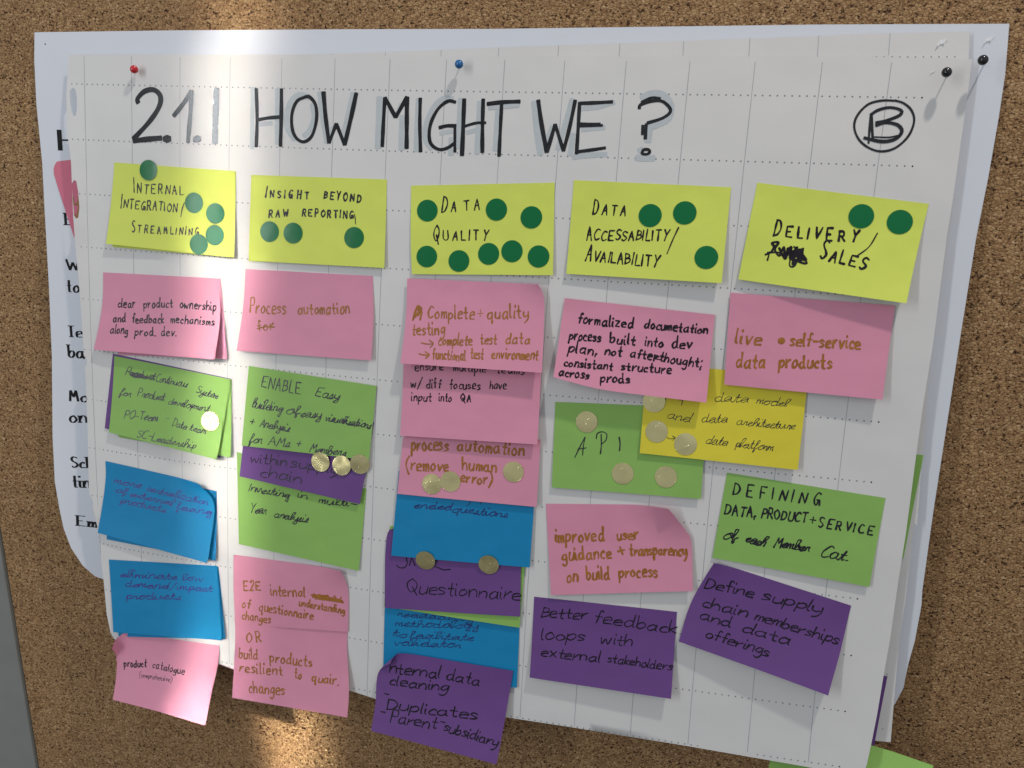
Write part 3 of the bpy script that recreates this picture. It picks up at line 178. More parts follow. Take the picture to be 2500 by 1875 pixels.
 {'on': 'front', 'lift': (1, 2), 'curl': [], 'layer': 0.3, 'edges': [[(314.1, -452.2), (443.4, -444.2)], [(443.4, -444.2), (445.1, -522.8)], [(315.1, -530.7), (445.1, -522.8)], [(314.1, -452.2), (315.1, -530.7)]], 'colour': 'blue', 'label': 'blue note low in the third column, methodology to facilitate validator', 'words': [('readability', 327.0, -472.8, 398.3, -466.4, 3.46, 0.72, 'cursive'), ('methodology', 325.9, -482.5, 404.2, -472.6, 3.47, 0.72, 'cursive'), ('to', 323.0, -493.1, 336.3, -492.0, 3.52, 0.73, 'cursive'), ('facilitate', 339.9, -491.7, 400.6, -484.8, 3.47, 0.72, 'cursive'), ('validator', 324.8, -501.7, 389.1, -493.9, 3.5, 0.73, 'cursive')], 'ink': 'navy', 'strokes': [], 'cat': 'sticky note', 'group': 'blue sticky notes on the sheet'},
 {'on': 'front', 'lift': (1.5, 2), 'curl': [], 'layer': 0.7, 'edges': [[(316.9, -385.8), (445.5, -392.1)], [(445.5, -392.1), (444.2, -464.5)], [(314.3, -464.3), (444.2, -464.5)], [(316.9, -385.8), (314.3, -464.3)]], 'colour': 'green', 'label': 'green note edge sticking out behind the purple Questionnaire note', 'words': [], 'ink': 'black', 'strokes': [], 'cat': 'sticky note', 'group': 'green sticky notes on the sheet'},
 {'on': 'front', 'lift': (2, 3), 'curl': [(0, 0, 25, 1.5)], 'layer': 1.1, 'edges': [[(321.6, -387.0), (440.6, -383.0)], [(440.6, -383.0), (441.8, -407.4), (444.4, -453.3)], [(315.3, -465.1), (444.4, -453.3)], [(321.6, -387.0), (315.4, -392.0), (313.7, -416.7), (315.3, -465.1)]], 'colour': 'purple', 'label': 'purple note reading Questionnaire under two gold dots', 'words': [('Questionnaire', 336.0, -446.7, 443.0, -437.7, 6.36, 0.97, 'round')], 'ink': 'black', 'strokes': [([(334.4, -413.8), (335.4, -419.4), (332.7, -423.3), (327.7, -424.0), (325.4, -422.2)], 1.01), ([(339.4, -412.9), (337.6, -420.5)], 1.01), ([(339.4, -412.9), (342.9, -419.8)], 1.01), ([(364.9, -409.7), (361.0, -417.3), (365.3, -418.8), (370.4, -420.2), (376.6, -418.9)], 0.99)], 'cat': 'sticky note', 'group': 'purple sticky notes on the sheet'},
 {'on': 'front', 'lift': (1.8, 1.8), 'curl': [], 'layer': 2.0, 'edges': [[(324.2, -332.3), (450.2, -328.0)], [(450.2, -328.0), (450.2, -406.3)], [(320.3, -412.9), (450.2, -406.3)], [(324.2, -332.3), (320.3, -412.9)]], 'colour': 'blue', 'label': 'blue note reading ended questions between the pink and purple notes', 'words': [('ended', 340.5, -365.3, 374.2, -363.0, 3.58, 0.83, 'cursive'), ('questions', 376.4, -364.2, 426.2, -363.4, 3.81, 0.82, 'cursive')], 'ink': 'navy', 'strokes': [([(393.4, -348.7), (391.7, -355.1), (389.1, -357.0)], 0.68), ([(403.6, -348.2), (401.9, -354.1)], 0.68)], 'cat': 'sticky note', 'group': 'blue sticky notes on the sheet'},
 {'on': 'front', 'lift': (2, 3), 'curl': [], 'layer': 2.3, 'edges': [[(327.4, -295.1), (452.2, -290.3)], [(452.2, -290.3), (453.0, -349.8)], [(324.3, -353.2), (453.0, -349.8)], [(327.4, -295.1), (324.3, -353.2)]], 'colour': 'pink', 'label': 'pink note with three gold dots, process automation (remove human error)', 'words': [('process', 335.8, -311.6, 370.2, -308.0, 6.19, 1.62, 'print'), ('automation', 378.4, -306.9, 438.8, -305.7, 5.58, 1.59, 'print'), ('(remove', 331.9, -330.2, 372.0, -326.7, 5.67, 1.62, 'print'), ('human', 384.2, -324.0, 415.3, -322.7, 5.58, 1.59, 'print'), ('error)', 382.9, -335.2, 412.0, -334.3, 5.04, 1.59, 'print')], 'ink': 'ochre', 'strokes': [], 'cat': 'sticky note', 'group': 'pink sticky notes on the sheet'},
 {'on': 'front', 'lift': (4.5, 6), 'curl': [], 'layer': 2.8, 'edges': [[(324.8, -228.1), (448.9, -227.1)], [(448.9, -227.1), (450.8, -293.3)], [(326.0, -298.3), (450.8, -293.3)], [(324.8, -228.1), (326.0, -298.3)]], 'colour': 'pink', 'label': 'pink note with black writing, ensure multiple teams have input into QA', 'words': [('ensure', 336.2, -239.1, 362.1, -236.5, 3.94, 1.05, 'print'), ('multiple', 371.3, -236.1, 401.0, -235.2, 3.89, 1.04, 'print'), ('teams', 410.2, -234.8, 435.1, -234.4, 3.85, 1.03, 'print'), ('w/', 332.9, -254.2, 343.2, -253.6, 3.96, 1.06, 'print'), ('diff', 347.4, -253.7, 360.8, -252.9, 3.93, 1.05, 'print'), ('focuses', 368.9, -252.3, 396.7, -250.4, 3.9, 1.04, 'print'), ('have', 405.0, -249.2, 420.0, -248.3, 3.86, 1.03, 'print'), ('input', 334.1, -266.4, 353.0, -264.9, 3.94, 1.05, 'print'), ('into', 359.8, -264.1, 371.4, -263.5, 3.92, 1.04, 'print'), ('QA', 379.8, -262.8, 389.5, -261.9, 6.23, 1.04, 'caps')], 'ink': 'black', 'strokes': [], 'cat': 'sticky note', 'group': 'pink sticky notes on the sheet'},
 {'on': 'front', 'lift': (9, 11), 'curl': [(1, 0, 30, 4)], 'layer': 3.3, 'edges': [[(325.2, -158.7), (442.6, -156.4)], [(442.6, -156.4), (447.6, -166.9), (449.2, -185.6), (451.8, -230.0)], [(325.3, -232.7), (451.8, -230.0)], [(325.2, -158.7), (326.4, -194.3), (325.3, -232.7)]], 'colour': 'pink', 'label': 'pink note with ochre writing, complete + quality testing with two arrows', 'words': [('Complete', 346.8, -191.9, 388.5, -189.3, 5.35, 1.27, 'print'), ('+', 390.5, -189.6, 395.7, -188.8, 5.06, 0.51, 'print'), ('quality', 399.9, -188.1, 436.1, -185.5, 5.52, 1.26, 'print'), ('testing', 333.8, -207.4, 363.2, -204.3, 5.37, 1.28, 'print'), ('complete', 358.4, -213.8, 388.7, -212.2, 4.56, 1.27, 'print'), ('test', 395.8, -210.3, 410.1, -208.9, 4.52, 1.26, 'print'), ('data', 417.9, -207.9, 439.4, -206.5, 4.49, 1.25, 'print'), ('functional', 354.5, -226.6, 384.2, -225.3, 4.54, 1.26, 'print'), ('test', 388.6, -223.3, 399.8, -222.4, 4.26, 1.25, 'print'), ('environment', 407.2, -221.8, 447.5, -219.2, 4.47, 1.24, 'print')], 'ink': 'ochre', 'strokes': [([(333.2, -194.1), (335.1, -184.7), (336.9, -181.8), (339.9, -185.0), (335.5, -189.8), (340.0, -186.9), (339.7, -193.4)], 1.9), ([(335.0, -191.2), (335.2, -185.4), (337.7, -183.2), (337.6, -189.7)], 2.16), ([(342.6, -213.5), (348.1, -214.1), (353.4, -213.4)], 1.08), ([(349.7, -210.6), (353.5, -213.3), (351.0, -216.7)], 1.08), ([(341.6, -223.0), (346.4, -223.7), (350.8, -223.1)], 1.08), ([(347.0, -220.8), (350.9, -223.0), (348.1, -226.3)], 1.08)], 'cat': 'sticky note', 'group': 'pink sticky notes on the sheet'},
 {'on': 'front', 'lift': (12, 15), 'curl': [(0, 0, 28, 7)], 'layer': 2.9, 'edges': [[(325.0, -516.3), (327.9, -509.9), (339.2, -507.0), (440.8, -506.7)], [(440.8, -506.7), (436.9, -552.4), (433.5, -591.9)], [(309.7, -584.9), (372.9, -588.2), (433.5, -591.9)], [(325.0, -516.3), (311.1, -531.3), (311.0, -560.9), (309.7, -584.9)]], 'colour': 'purple', 'label': 'purple note with dark writing, internal data cleaning, duplicates, parent-subsidiary', 'words': [('nternal', 322.3, -528.0, 371.5, -525.2, 5.6, 1.26, 'round'), ('data', 378.3, -525.5, 409.3, -526.0, 5.83, 1.25, 'round'), ('cleaning', 323.4, -539.2, 379.6, -536.4, 4.98, 1.24, 'round'), ('-', 317.9, -553.2, 324.4, -553.1, 4.94, 1.23, 'round'), ('Duplicates', 323.4, -562.2, 410.0, -556.6, 5.09, 1.21, 'round'), ('-', 316.7, -569.6, 322.4, -569.9, 4.81, 1.2, 'round'), ('Parent', 327.7, -573.6, 372.4, -571.5, 5.31, 1.19, 'round'), ('-', 376.2, -569.2, 379.6, -569.2, 4.74, 1.18, 'round'), ('subsidiary', 380.3, -571.8, 431.3, -576.9, 4.62, 1.16, 'round')], 'ink': 'black', 'strokes': [], 'cat': 'sticky note', 'group': 'purple sticky notes on the sheet'},
 {'on': 'front', 'lift': (2.5, 3), 'curl': [], 'layer': 0.3, 'edges': [[(462.5, -256.2), (590.3, -249.6)], [(590.3, -249.6), (591.7, -326.8)], [(464.9, -331.5), (591.7, -326.8)], [(462.5, -256.2), (464.9, -331.5)]], 'colour': 'green', 'label': 'green note reading API with three gold dots on it', 'words': [], 'ink': 'pen', 'strokes': [([(483.0, -302.9), (487.0, -292.5), (490.5, -284.4)], 0.9), ([(490.5, -284.4), (489.6, -292.3), (489.5, -300.3)], 0.89), ([(484.9, -295.6), (492.2, -293.6)], 0.77), ([(504.0, -280.5), (504.9, -289.4), (504.7, -297.5)], 1.01), ([(500.2, -284.7), (500.8, -280.1), (505.1, -278.3), (508.8, -280.0), (508.4, -285.2), (504.7, -289.4)], 0.89), ([(519.5, -281.5), (520.7, -287.1), (520.7, -293.0)], 1.01)], 'cat': 'sticky note', 'group': 'green sticky notes on the sheet'},
 {'on': 'front', 'lift': (3, 4.5), 'curl': [], 'layer': 0.9, 'edges': [[(537.6, -216.7), (666.5, -216.0)], [(666.5, -216.0), (665.8, -292.6)], [(538.0, -292.8), (665.8, -292.6)], [(537.6, -216.7), (538.0, -292.8)]], 'colour': 'gold', 'label': 'mustard yellow note in thin pen, data model and data architecture, data platform', 'words': [('data', 595.3, -242.8, 621.2, -241.7, 3.69, 0.49, 'cursive'), ('model', 628.2, -242.0, 652.5, -241.7, 3.4, 0.49, 'cursive'), ('and', 557.8, -261.2, 576.5, -261.9, 4.24, 0.5, 'cursive'), ('data', 586.5, -261.4, 606.4, -260.1, 3.71, 0.49, 'cursive'), ('architecture', 614.7, -260.6, 659.3, -260.2, 3.41, 0.49, 'cursive'), ('data', 591.3, -278.3, 608.1, -279.2, 3.95, 0.49, 'cursive'), ('platform', 615.2, -279.0, 644.6, -279.1, 3.67, 0.49, 'cursive')], 'ink': 'pen', 'strokes': [([(559.5, -276.9), (562.1, -278.1), (566.0, -276.7)], 0.49), ([(563.9, -275.4), (566.3, -276.7), (564.3, -279.1)], 0.49), ([(567.1, -244.7), (569.5, -244.8), (568.9, -249.0)], 0.6), ([(556.1, -243.9), (555.3, -245.8)], 0.49)], 'cat': 'sticky note', 'group': None},
 {'on': 'front', 'lift': (13, 10), 'curl': [], 'layer': 1.6, 'edges': [[(464.8, -166.8), (589.1, -172.1)], [(589.1, -172.1), (588.9, -193.9), (588.6, -243.3)], [(461.7, -232.9), (500.0, -239.5), (538.5, -241.6), (588.6, -243.3)], [(464.8, -166.8), (463.6, -188.5), (461.7, -232.9)]], 'colour': 'pink', 'label': 'pink note in thick black pen, formalized documetation process built into dev plan', 'words': [('formalized', 477.6, -186.5, 524.4, -187.8, 4.19, 1.48, 'print'), ('documetation', 533.4, -187.1, 584.8, -187.8, 3.89, 1.46, 'print'), ('process', 471.7, -200.6, 498.4, -200.8, 4.19, 1.48, 'print'), ('built', 506.1, -201.2, 527.3, -201.3, 4.16, 1.47, 'print'), ('into', 535.0, -201.3, 549.9, -201.3, 3.89, 1.46, 'print'), ('dev', 557.6, -201.1, 573.5, -200.7, 4.36, 1.45, 'print'), ('plan,', 472.1, -210.7, 496.6, -212.2, 4.42, 1.47, 'print'), ('not', 502.8, -211.5, 517.0, -211.6, 3.91, 1.47, 'print'), ('afterthought;', 523.9, -211.4, 582.6, -215.5, 3.75, 1.45, 'print'), ('consistant', 469.7, -222.9, 510.4, -223.4, 3.54, 1.46, 'print'), ('structure', 517.6, -222.7, 558.9, -222.5, 3.5, 1.45, 'print'), ('across', 466.2, -231.1, 491.8, -232.2, 3.76, 1.46, 'print'), ('prods', 501.6, -233.9, 525.7, -232.3, 3.62, 1.45, 'print')], 'ink': 'black', 'strokes': [([(543.5, -208.3), (547.2, -209.3), (543.2, -211.0), (548.7, -211.8)], 1.09)], 'cat': 'sticky note', 'group': 'pink sticky notes on the sheet'},
 {'on': 'front', 'lift': (3, 5), 'curl': [(1, 0, 50, 11)], 'layer': 0.3, 'edges': [[(460.3, -347.5), (541.6, -338.7), (566.1, -336.3)], [(566.1, -336.3), (583.1, -357.2), (587.6, -366.8), (592.5, -407.6)], [(470.8, -429.5), (592.5, -407.2)], [(460.3, -347.5), (463.6, -374.1), (470.8, -429.5)]], 'colour': 'pink', 'label': 'pink note with curled top-right corner, improved user guidance on build process', 'words': [('improved', 471.2, -380.7, 514.2, -374.0, 6.12, 1.73, 'print'), ('user', 525.0, -371.7, 543.3, -368.6, 5.24, 1.7, 'print'), ('guidance', 478.7, -396.9, 521.9, -388.8, 6.09, 1.72, 'print'), ('+', 528.1, -386.3, 532.7, -384.6, 5.24, 1.7, 'print'), ('transparency', 537.1, -383.8, 584.9, -377.3, 4.92, 1.68, 'print'), ('on', 484.1, -415.2, 493.9, -413.9, 5.84, 1.73, 'print'), ('build', 501.6, -411.0, 521.5, -407.3, 5.78, 1.71, 'print'), ('process', 529.6, -404.7, 562.4, -399.4, 5.71, 1.69, 'print')], 'ink': 'ochre', 'strokes': [], 'cat': 'sticky note', 'group': 'pink sticky notes on the sheet'},
 {'on': 'front', 'lift': (6, 9), 'curl': [], 'layer': 0.3, 'edges': [[(455.3, -434.4), (580.9, -430.3)], [(580.9, -430.3), (582.6, -505.9)], [(456.9, -508.7), (582.6, -505.9)], [(455.3, -434.4), (456.9, -508.7)]], 'colour': 'purple', 'label': 'purple note reading better feedback loops with external stakeholders', 'words': [('Better', 462.9, -452.3, 503.3, -448.0, 4.87, 1.08, 'round'), ('feedback', 510.1, -449.7, 580.4, -449.4, 5.31, 1.06, 'round'), ('loops', 464.5, -472.6, 503.0, -467.9, 5.62, 1.07, 'round'), ('with', 517.6, -468.4, 544.7, -466.1, 4.72, 1.05, 'round'), ('external', 465.7, -487.7, 517.7, -484.5, 4.76, 1.06, 'round'), ('stakeholders', 525.4, -483.4, 580.4, -482.2, 4.09, 1.02, 'round')], 'ink': 'black', 'strokes': [], 'cat': 'sticky note', 'group': 'purple sticky notes on the sheet'},
 {'on': 'front', 'lift': (3, 7), 'curl': [], 'layer': 1.6, 'edges': [[(599.5, -153.4), (724.1, -155.3)], [(724.1, -155.3), (722.0, -228.7)], [(601.6, -228.1), (722.0, -228.7)], [(599.5, -153.4), (601.6, -228.1)]], 'colour': 'pink', 'label': 'pink note with thick ochre writing, live self-service data products', 'words': [('live', 607.4, -193.7, 628.2, -193.4, 5.75, 1.68, 'print'), ('self-service', 649.8, -191.8, 702.7, -190.4, 5.39, 1.64, 'print'), ('data', 609.8, -212.9, 632.3, -211.9, 5.52, 1.68, 'print'), ('products', 643.0, -210.1, 682.7, -207.8, 5.42, 1.65, 'print')], 'ink': 'ochre', 'strokes': [([(641.1, -190.4), (641.1, -188.1), (643.7, -187.3), (644.5, -189.6), (642.3, -190.9), (643.0, -188.7)], 1.82)], 'cat': 'sticky note', 'group': 'pink sticky notes on the sheet'},
 {'on': 'front', 'lift': (1.5, 3), 'curl': [], 'layer': 0.3, 'edges': [[(611.0, -302.5), (735.4, -309.1)], [(735.4, -309.1), (731.2, -383.6)], [(605.9, -377.2), (731.2, -383.6)], [(611.0, -302.5), (605.9, -377.2)]], 'colour': 'green', 'label': 'green note reading DEFINING DATA, PRODUCT + SERVICE of each Member Cat.', 'words': [('DEFINING', 616.0, -320.3, 688.5, -321.2, 9.55, 1.13, 'caps'), ('DATA,', 612.3, -338.1, 638.0, -337.4, 8.64, 1.14, 'caps'), ('PRODUCT', 642.2, -337.3, 678.1, -337.1, 8.05, 1.13, 'caps'), ('+', 680.1, -337.6, 684.3, -337.6, 4.0, 1.12, 'print'), ('SERVICE', 687.2, -339.3, 730.1, -340.6, 7.66, 1.11, 'caps'), ('of', 612.8, -360.0, 624.4, -358.0, 4.36, 1.15, 'cursive'), ('each', 631.2, -359.8, 646.4, -361.5, 4.33, 1.15, 'cursive'), ('Member', 654.6, -361.1, 681.7, -361.1, 4.26, 1.13, 'cursive'), ('Cat.', 691.2, -363.6, 711.4, -364.3, 4.94, 1.11, 'cursive')], 'ink': 'ink', 'strokes': [], 'cat': 'sticky note', 'group': 'green sticky notes on the sheet'},
 {'on': 'front', 'lift': (7, 14), 'curl': [(0, 0, 30, 4)], 'layer': 0.3, 'edges': [[(607.6, -380.7), (719.9, -402.7)], [(719.9, -402.7), (715.2, -439.9), (707.8, -476.5)], [(584.5, -453.7), (707.8, -476.5)], [(607.6, -380.7), (600.3, -397.9), (591.2, -421.4), (584.5, -453.7)]], 'colour': 'purple', 'label': 'tilted purple note reading define supply chain memberships and data offerings', 'words': [('Define', 601.8, -404.4, 641.3, -406.9, 4.59, 1.15, 'round'), ('supply', 649.8, -407.6, 696.6, -412.6, 4.79, 1.13, 'round'), ('chain', 601.2, -420.3, 637.4, -424.6, 4.78, 1.13, 'round'), ('memberships', 645.4, -425.5, 712.0, -435.9, 4.39, 1.1, 'round'), ('and', 599.7, -431.4, 624.9, -435.2, 4.51, 1.13, 'round'), ('data', 635.4, -436.7, 673.8, -442.6, 4.62, 1.1, 'round'), ('offerings', 606.2, -446.2, 658.1, -454.0, 4.39, 1.1, 'round')], 'ink': 'black', 'strokes': [], 'cat': 'sticky note', 'group': 'purple sticky notes on the sheet'},
 {'on': 'back', 'lift': (0.3, 0.6), 'curl': [], 'layer': 0.3, 'edges': [[(735.0, -272.5), (761.1, -272.4)], [(761.1, -272.4), (756.6, -359.7)], [(730.4, -347.9), (756.6, -359.7)], [(735.0, -272.5), (730.4, -347.9)]], 'colour': 'green', 'label': 'green note on the back sheet seen as a sliver past the right edge', 'words': [], 'ink': 'black', 'strokes': [], 'cat': 'sticky note', 'group': 'green sticky notes on the sheet'},
 {'on': 'back', 'lift': (0.5, 0.8), 'curl': [], 'layer': 0.3, 'edges': [[(723.0, -463.8), (757.1, -463.5)], [(757.1, -463.5), (754.0, -527.1)], [(723.4, -520.7), (754.0, -527.1)], [(723.0, -463.8), (723.4, -520.7)]], 'colour': 'purple', 'label': 'purple note on the back sheet, thin dark sliver at the lower right', 'words': [], 'ink': 'black', 'strokes': [], 'cat': 'sticky note', 'group': 'purple sticky notes on the sheet'},
 {'on': 'back', 'lift': (2, 3), 'curl': [], 'layer': 0.9, 'edges': [[(742.1, -527.0), (751.6, -527.3), (769.7, -530.0), (801.8, -536.2)], [(801.8, -536.2), (800.0, -564.5)], [(741.2, -563.4), (800.0, -564.5)], [(742.1, -527.0), (741.2, -563.4)]], 'colour': 'fresh', 'label': 'light green note fanning out at the bottom right corner below the sheets', 'words': [], 'ink': 'black', 'strokes': [], 'cat': 'sticky note', 'group': 'green sticky notes on the sheet'},
 {'on': 'back', 'lift': (2, 2), 'curl': [], 'layer': 0.4, 'edges': [[(672.8, -550.2), (745.8, -547.4)], [(745.8, -547.4), (745.1, -596.9)], [(667.5, -598.8), (745.1, -596.9)], [(672.8, -550.2), (667.5, -598.8)]], 'colour': 'green', 'label': 'green note hanging under the bottom edge of the front sheet', 'words': [], 'ink': 'black', 'strokes': [], 'cat': 'sticky note', 'group': 'green sticky notes on the sheet'},
 {'on': 'back', 'lift': (0.6, 0.8), 'curl': [], 'layer': 0.3, 'edges': [[(122.7, -543.1), (162.4, -542.9)], [(162.4, -542.9), (159.6, -562.2)], [(118.0, -555.7), (159.6, -562.2)], [(122.7, -543.1), (118.0, -555.7)]], 'colour': 'pink', 'label': 'pink note on the back sheet, small magenta sliver at the bottom edge', 'words': [], 'ink': 'black', 'strokes': [], 'cat': 'sticky note', 'group': 'pink sticky notes on the sheet'},
 {'on': 'poster', 'lift': (0.6, 0.8), 'curl': [], 'layer': 0.3, 'edges': [[(-40.9, -68.8), (-1.8, -63.5)], [(-1.8, -63.5), (-1.4, -141.7)], [(-24.9, -140.1), (-1.4, -141.7)], [(-40.9, -68.8), (-44.7, -74.5), (-43.4, -85.7), (-24.9, -140.1)]], 'colour': 'rose', 'label': 'pink note on the white poster, pointed sliver left of the sheet', 'words': [], 'ink': 'ochre', 'strokes': [([(-24.5, -101.8), (-24.0, -107.4), (-21.1, -109.0), (-19.0, -105.8)], 1.78), ([(-18.2, -100.8), (-18.7, -112.8), (-20.9, -121.1), (-23.7, -118.0)], 1.77)], 'cat': 'sticky note', 'group': 'pink sticky notes on the sheet'},
]

# ------------------------------------------------------------------ materials
MATS = {}
def principled(name, col, rough=0.6, spec=0.5, metal=0.0):
    m = bpy.data.materials.new(name); m.use_nodes = True
    b = m.node_tree.nodes['Principled BSDF']
    b.inputs['Base Color'].default_value = (*col, 1); b.inputs['Roughness'].default_value = rough
    b.inputs['Specular IOR Level'].default_value = spec; b.inputs['Metallic'].default_value = metal
    MATS[name] = m; return m, m.node_tree, b
def nd(nt, kind, **kw):
    n = nt.nodes.new(kind)
    for k, v in kw.items(): setattr(n, k, v)
    return n
def paper_material(name, col, rough=0.62, spec=0.3, fibre=0.035, wave=0.25, wave_scale=9.0, trans=0.0):
    m, nt, b = principled(name, col, rough, spec)
    tc = nd(nt, 'ShaderNodeTexCoord')
    n1 = nd(nt, 'ShaderNodeTexNoise'); n1.inputs['Scale'].default_value = 900; n1.inputs['Detail'].default_value = 4
    n2 = nd(nt, 'ShaderNodeTexNoise'); n2.inputs['Scale'].default_value = wave_scale; n2.inputs['Detail'].default_value = 2.5
    n3 = nd(nt, 'ShaderNodeTexNoise'); n3.inputs['Scale'].default_value = 35; n3.inputs['Detail'].default_value = 6
    for n in (n1, n2, n3): nt.links.new(tc.outputs['Object'], n.inputs['Vector'])
    mx = nd(nt, 'ShaderNodeMix', data_type='RGBA', blend_type='MULTIPLY'); mx.inputs[0].default_value = 1.0
    mx.inputs[6].default_value = (*col, 1)
    rp = nd(nt, 'ShaderNodeValToRGB'); rp.color_ramp.elements[0].position = 0.3; rp.color_ramp.elements[1].position = 0.7
    a = 1-fibre; rp.color_ramp.elements[0].color = (a, a, a, 1); rp.color_ramp.elements[1].color = (1, 1, 1, 1)
    av = nd(nt, 'ShaderNodeMath', operation='ADD'); hv = nd(nt, 'ShaderNodeMath', operation='MULTIPLY'); hv.inputs[1].default_value = 0.5
    nt.links.new(n1.outputs[0], av.inputs[0]); nt.links.new(n3.outputs[0], av.inputs[1]); nt.links.new(av.outputs[0], hv.inputs[0])
    nt.links.new(hv.outputs[0], rp.inputs[0]); nt.links.new(rp.outputs[0], mx.inputs[7]); nt.links.new(mx.outputs[2], b.inputs['Base Color'])
    b1 = nd(nt, 'ShaderNodeBump'); b1.inputs['Strength'].default_value = 0.12; b1.inputs['Distance'].default_value = 0.00015
    b2 = nd(nt, 'ShaderNodeBump'); b2.inputs['Strength'].default_value = wave; b2.inputs['Distance'].default_value = 0.004
    nt.links.new(n1.outputs[0], b1.inputs['Height']); nt.links.new(n2.outputs[0], b2.inputs['Height'])
    nt.links.new(b2.outputs[0], b1.inputs['Normal']); nt.links.new(b1.outputs[0], b.inputs['Normal'])
    if trans:
        b.inputs['Subsurface Weight'].default_value = 0
    return m
paper_material('chart_paper', (0.73, 0.715, 0.695), 0.5, 0.3, 0.04, 1.0, 8.0)
paper_material('poster_paper', (0.73, 0.755, 0.81), 0.5, 0.25, 0.02, 0.2, 6.0)
paper_material('lime', (0.70, 0.79, 0.13), 0.55, 0.3, 0.06, 0.85, 15)
paper_material('pink', (0.73, 0.295, 0.41), 0.55, 0.3, 0.06, 0.85, 15)
paper_material('rose', (0.70, 0.19, 0.27), 0.6, 0.25)
paper_material('curl_pink', (0.56, 0.17, 0.27), 0.55, 0.3, 0.06)
paper_material('fresh', (0.40, 0.70, 0.17), 0.55, 0.3, 0.06, 0.4, 22)
paper_material('green', (0.28, 0.51, 0.12), 0.55, 0.3, 0.07, 0.85, 15)
paper_material('blue', (0.004, 0.24, 0.50), 0.55, 0.3, 0.07, 0.85, 15)
paper_material('purple', (0.155, 0.065, 0.25), 0.55, 0.3, 0.08, 0.85, 15)
paper_material('gold', (0.76, 0.66, 0.05), 0.55, 0.3, 0.06, 0.85, 15)
def ink_material(name, col, rough, spec, blot=0.25):
    m, nt, b = principled(name, col, rough, spec)
    tc = nd(nt, 'ShaderNodeTexCoord'); n = nd(nt, 'ShaderNodeTexNoise'); n.inputs['Scale'].default_value = 160; n.inputs['Detail'].default_value = 3
    nt.links.new(tc.outputs['Object'], n.inputs['Vector'])
    r = nd(nt, 'ShaderNodeValToRGB'); r.color_ramp.elements[0].position = 0.35; r.color_ramp.elements[1].position = 0.7
    r.color_ramp.elements[0].color = (*col, 1); r.color_ramp.elements[1].color = (*[min(1, c*(1+blot)+0.01) for c in col], 1)
    nt.links.new(n.outputs[0], r.inputs[0]); nt.links.new(r.outputs[0], b.inputs['Base Color'])
ink_material('marker', (0.008, 0.009, 0.011), 0.11, 0.5)
ink_material('marker_shade', (0.50, 0.54, 0.555), 0.5, 0.35, 0.05)
ink_material('black', (0.008, 0.005, 0.009), 0.3, 0.3)
ink_material('pen', (0.020, 0.013, 0.030), 0.3, 0.4)
ink_material('ink', (0.012, 0.009, 0.018), 0.3, 0.3)
ink_material('ochre', (0.30, 0.115, 0.015), 0.42, 0.35, 0.35)
ink_material('violet', (0.035, 0.02, 0.20), 0.4, 0.5)
ink_material('navy', (0.010, 0.035, 0.16), 0.4, 0.4)
ink_material('print_black', (0.006, 0.006, 0.007), 0.6, 0.15, 0.05)
ink_material('grid_grey', (0.35, 0.36, 0.39), 0.6, 0.3, 0.15)
ink_material('dot_grey', (0.20, 0.21, 0.23), 0.6, 0.3, 0.15)
ink_material('needle_steel', (0.55, 0.55, 0.56), 0.3, 0.5, 0.0); MATS['needle_steel'].node_tree.nodes['Principled BSDF'].inputs['Metallic'].default_value = 1
for n_, c_ in (('pin_red', (0.52, 0.012, 0.02)), ('pin_blue', (0.012, 0.12, 0.33)), ('pin_black', (0.008, 0.008, 0.009))):
    ink_material(n_, c_, 0.12, 0.6, 0.1)
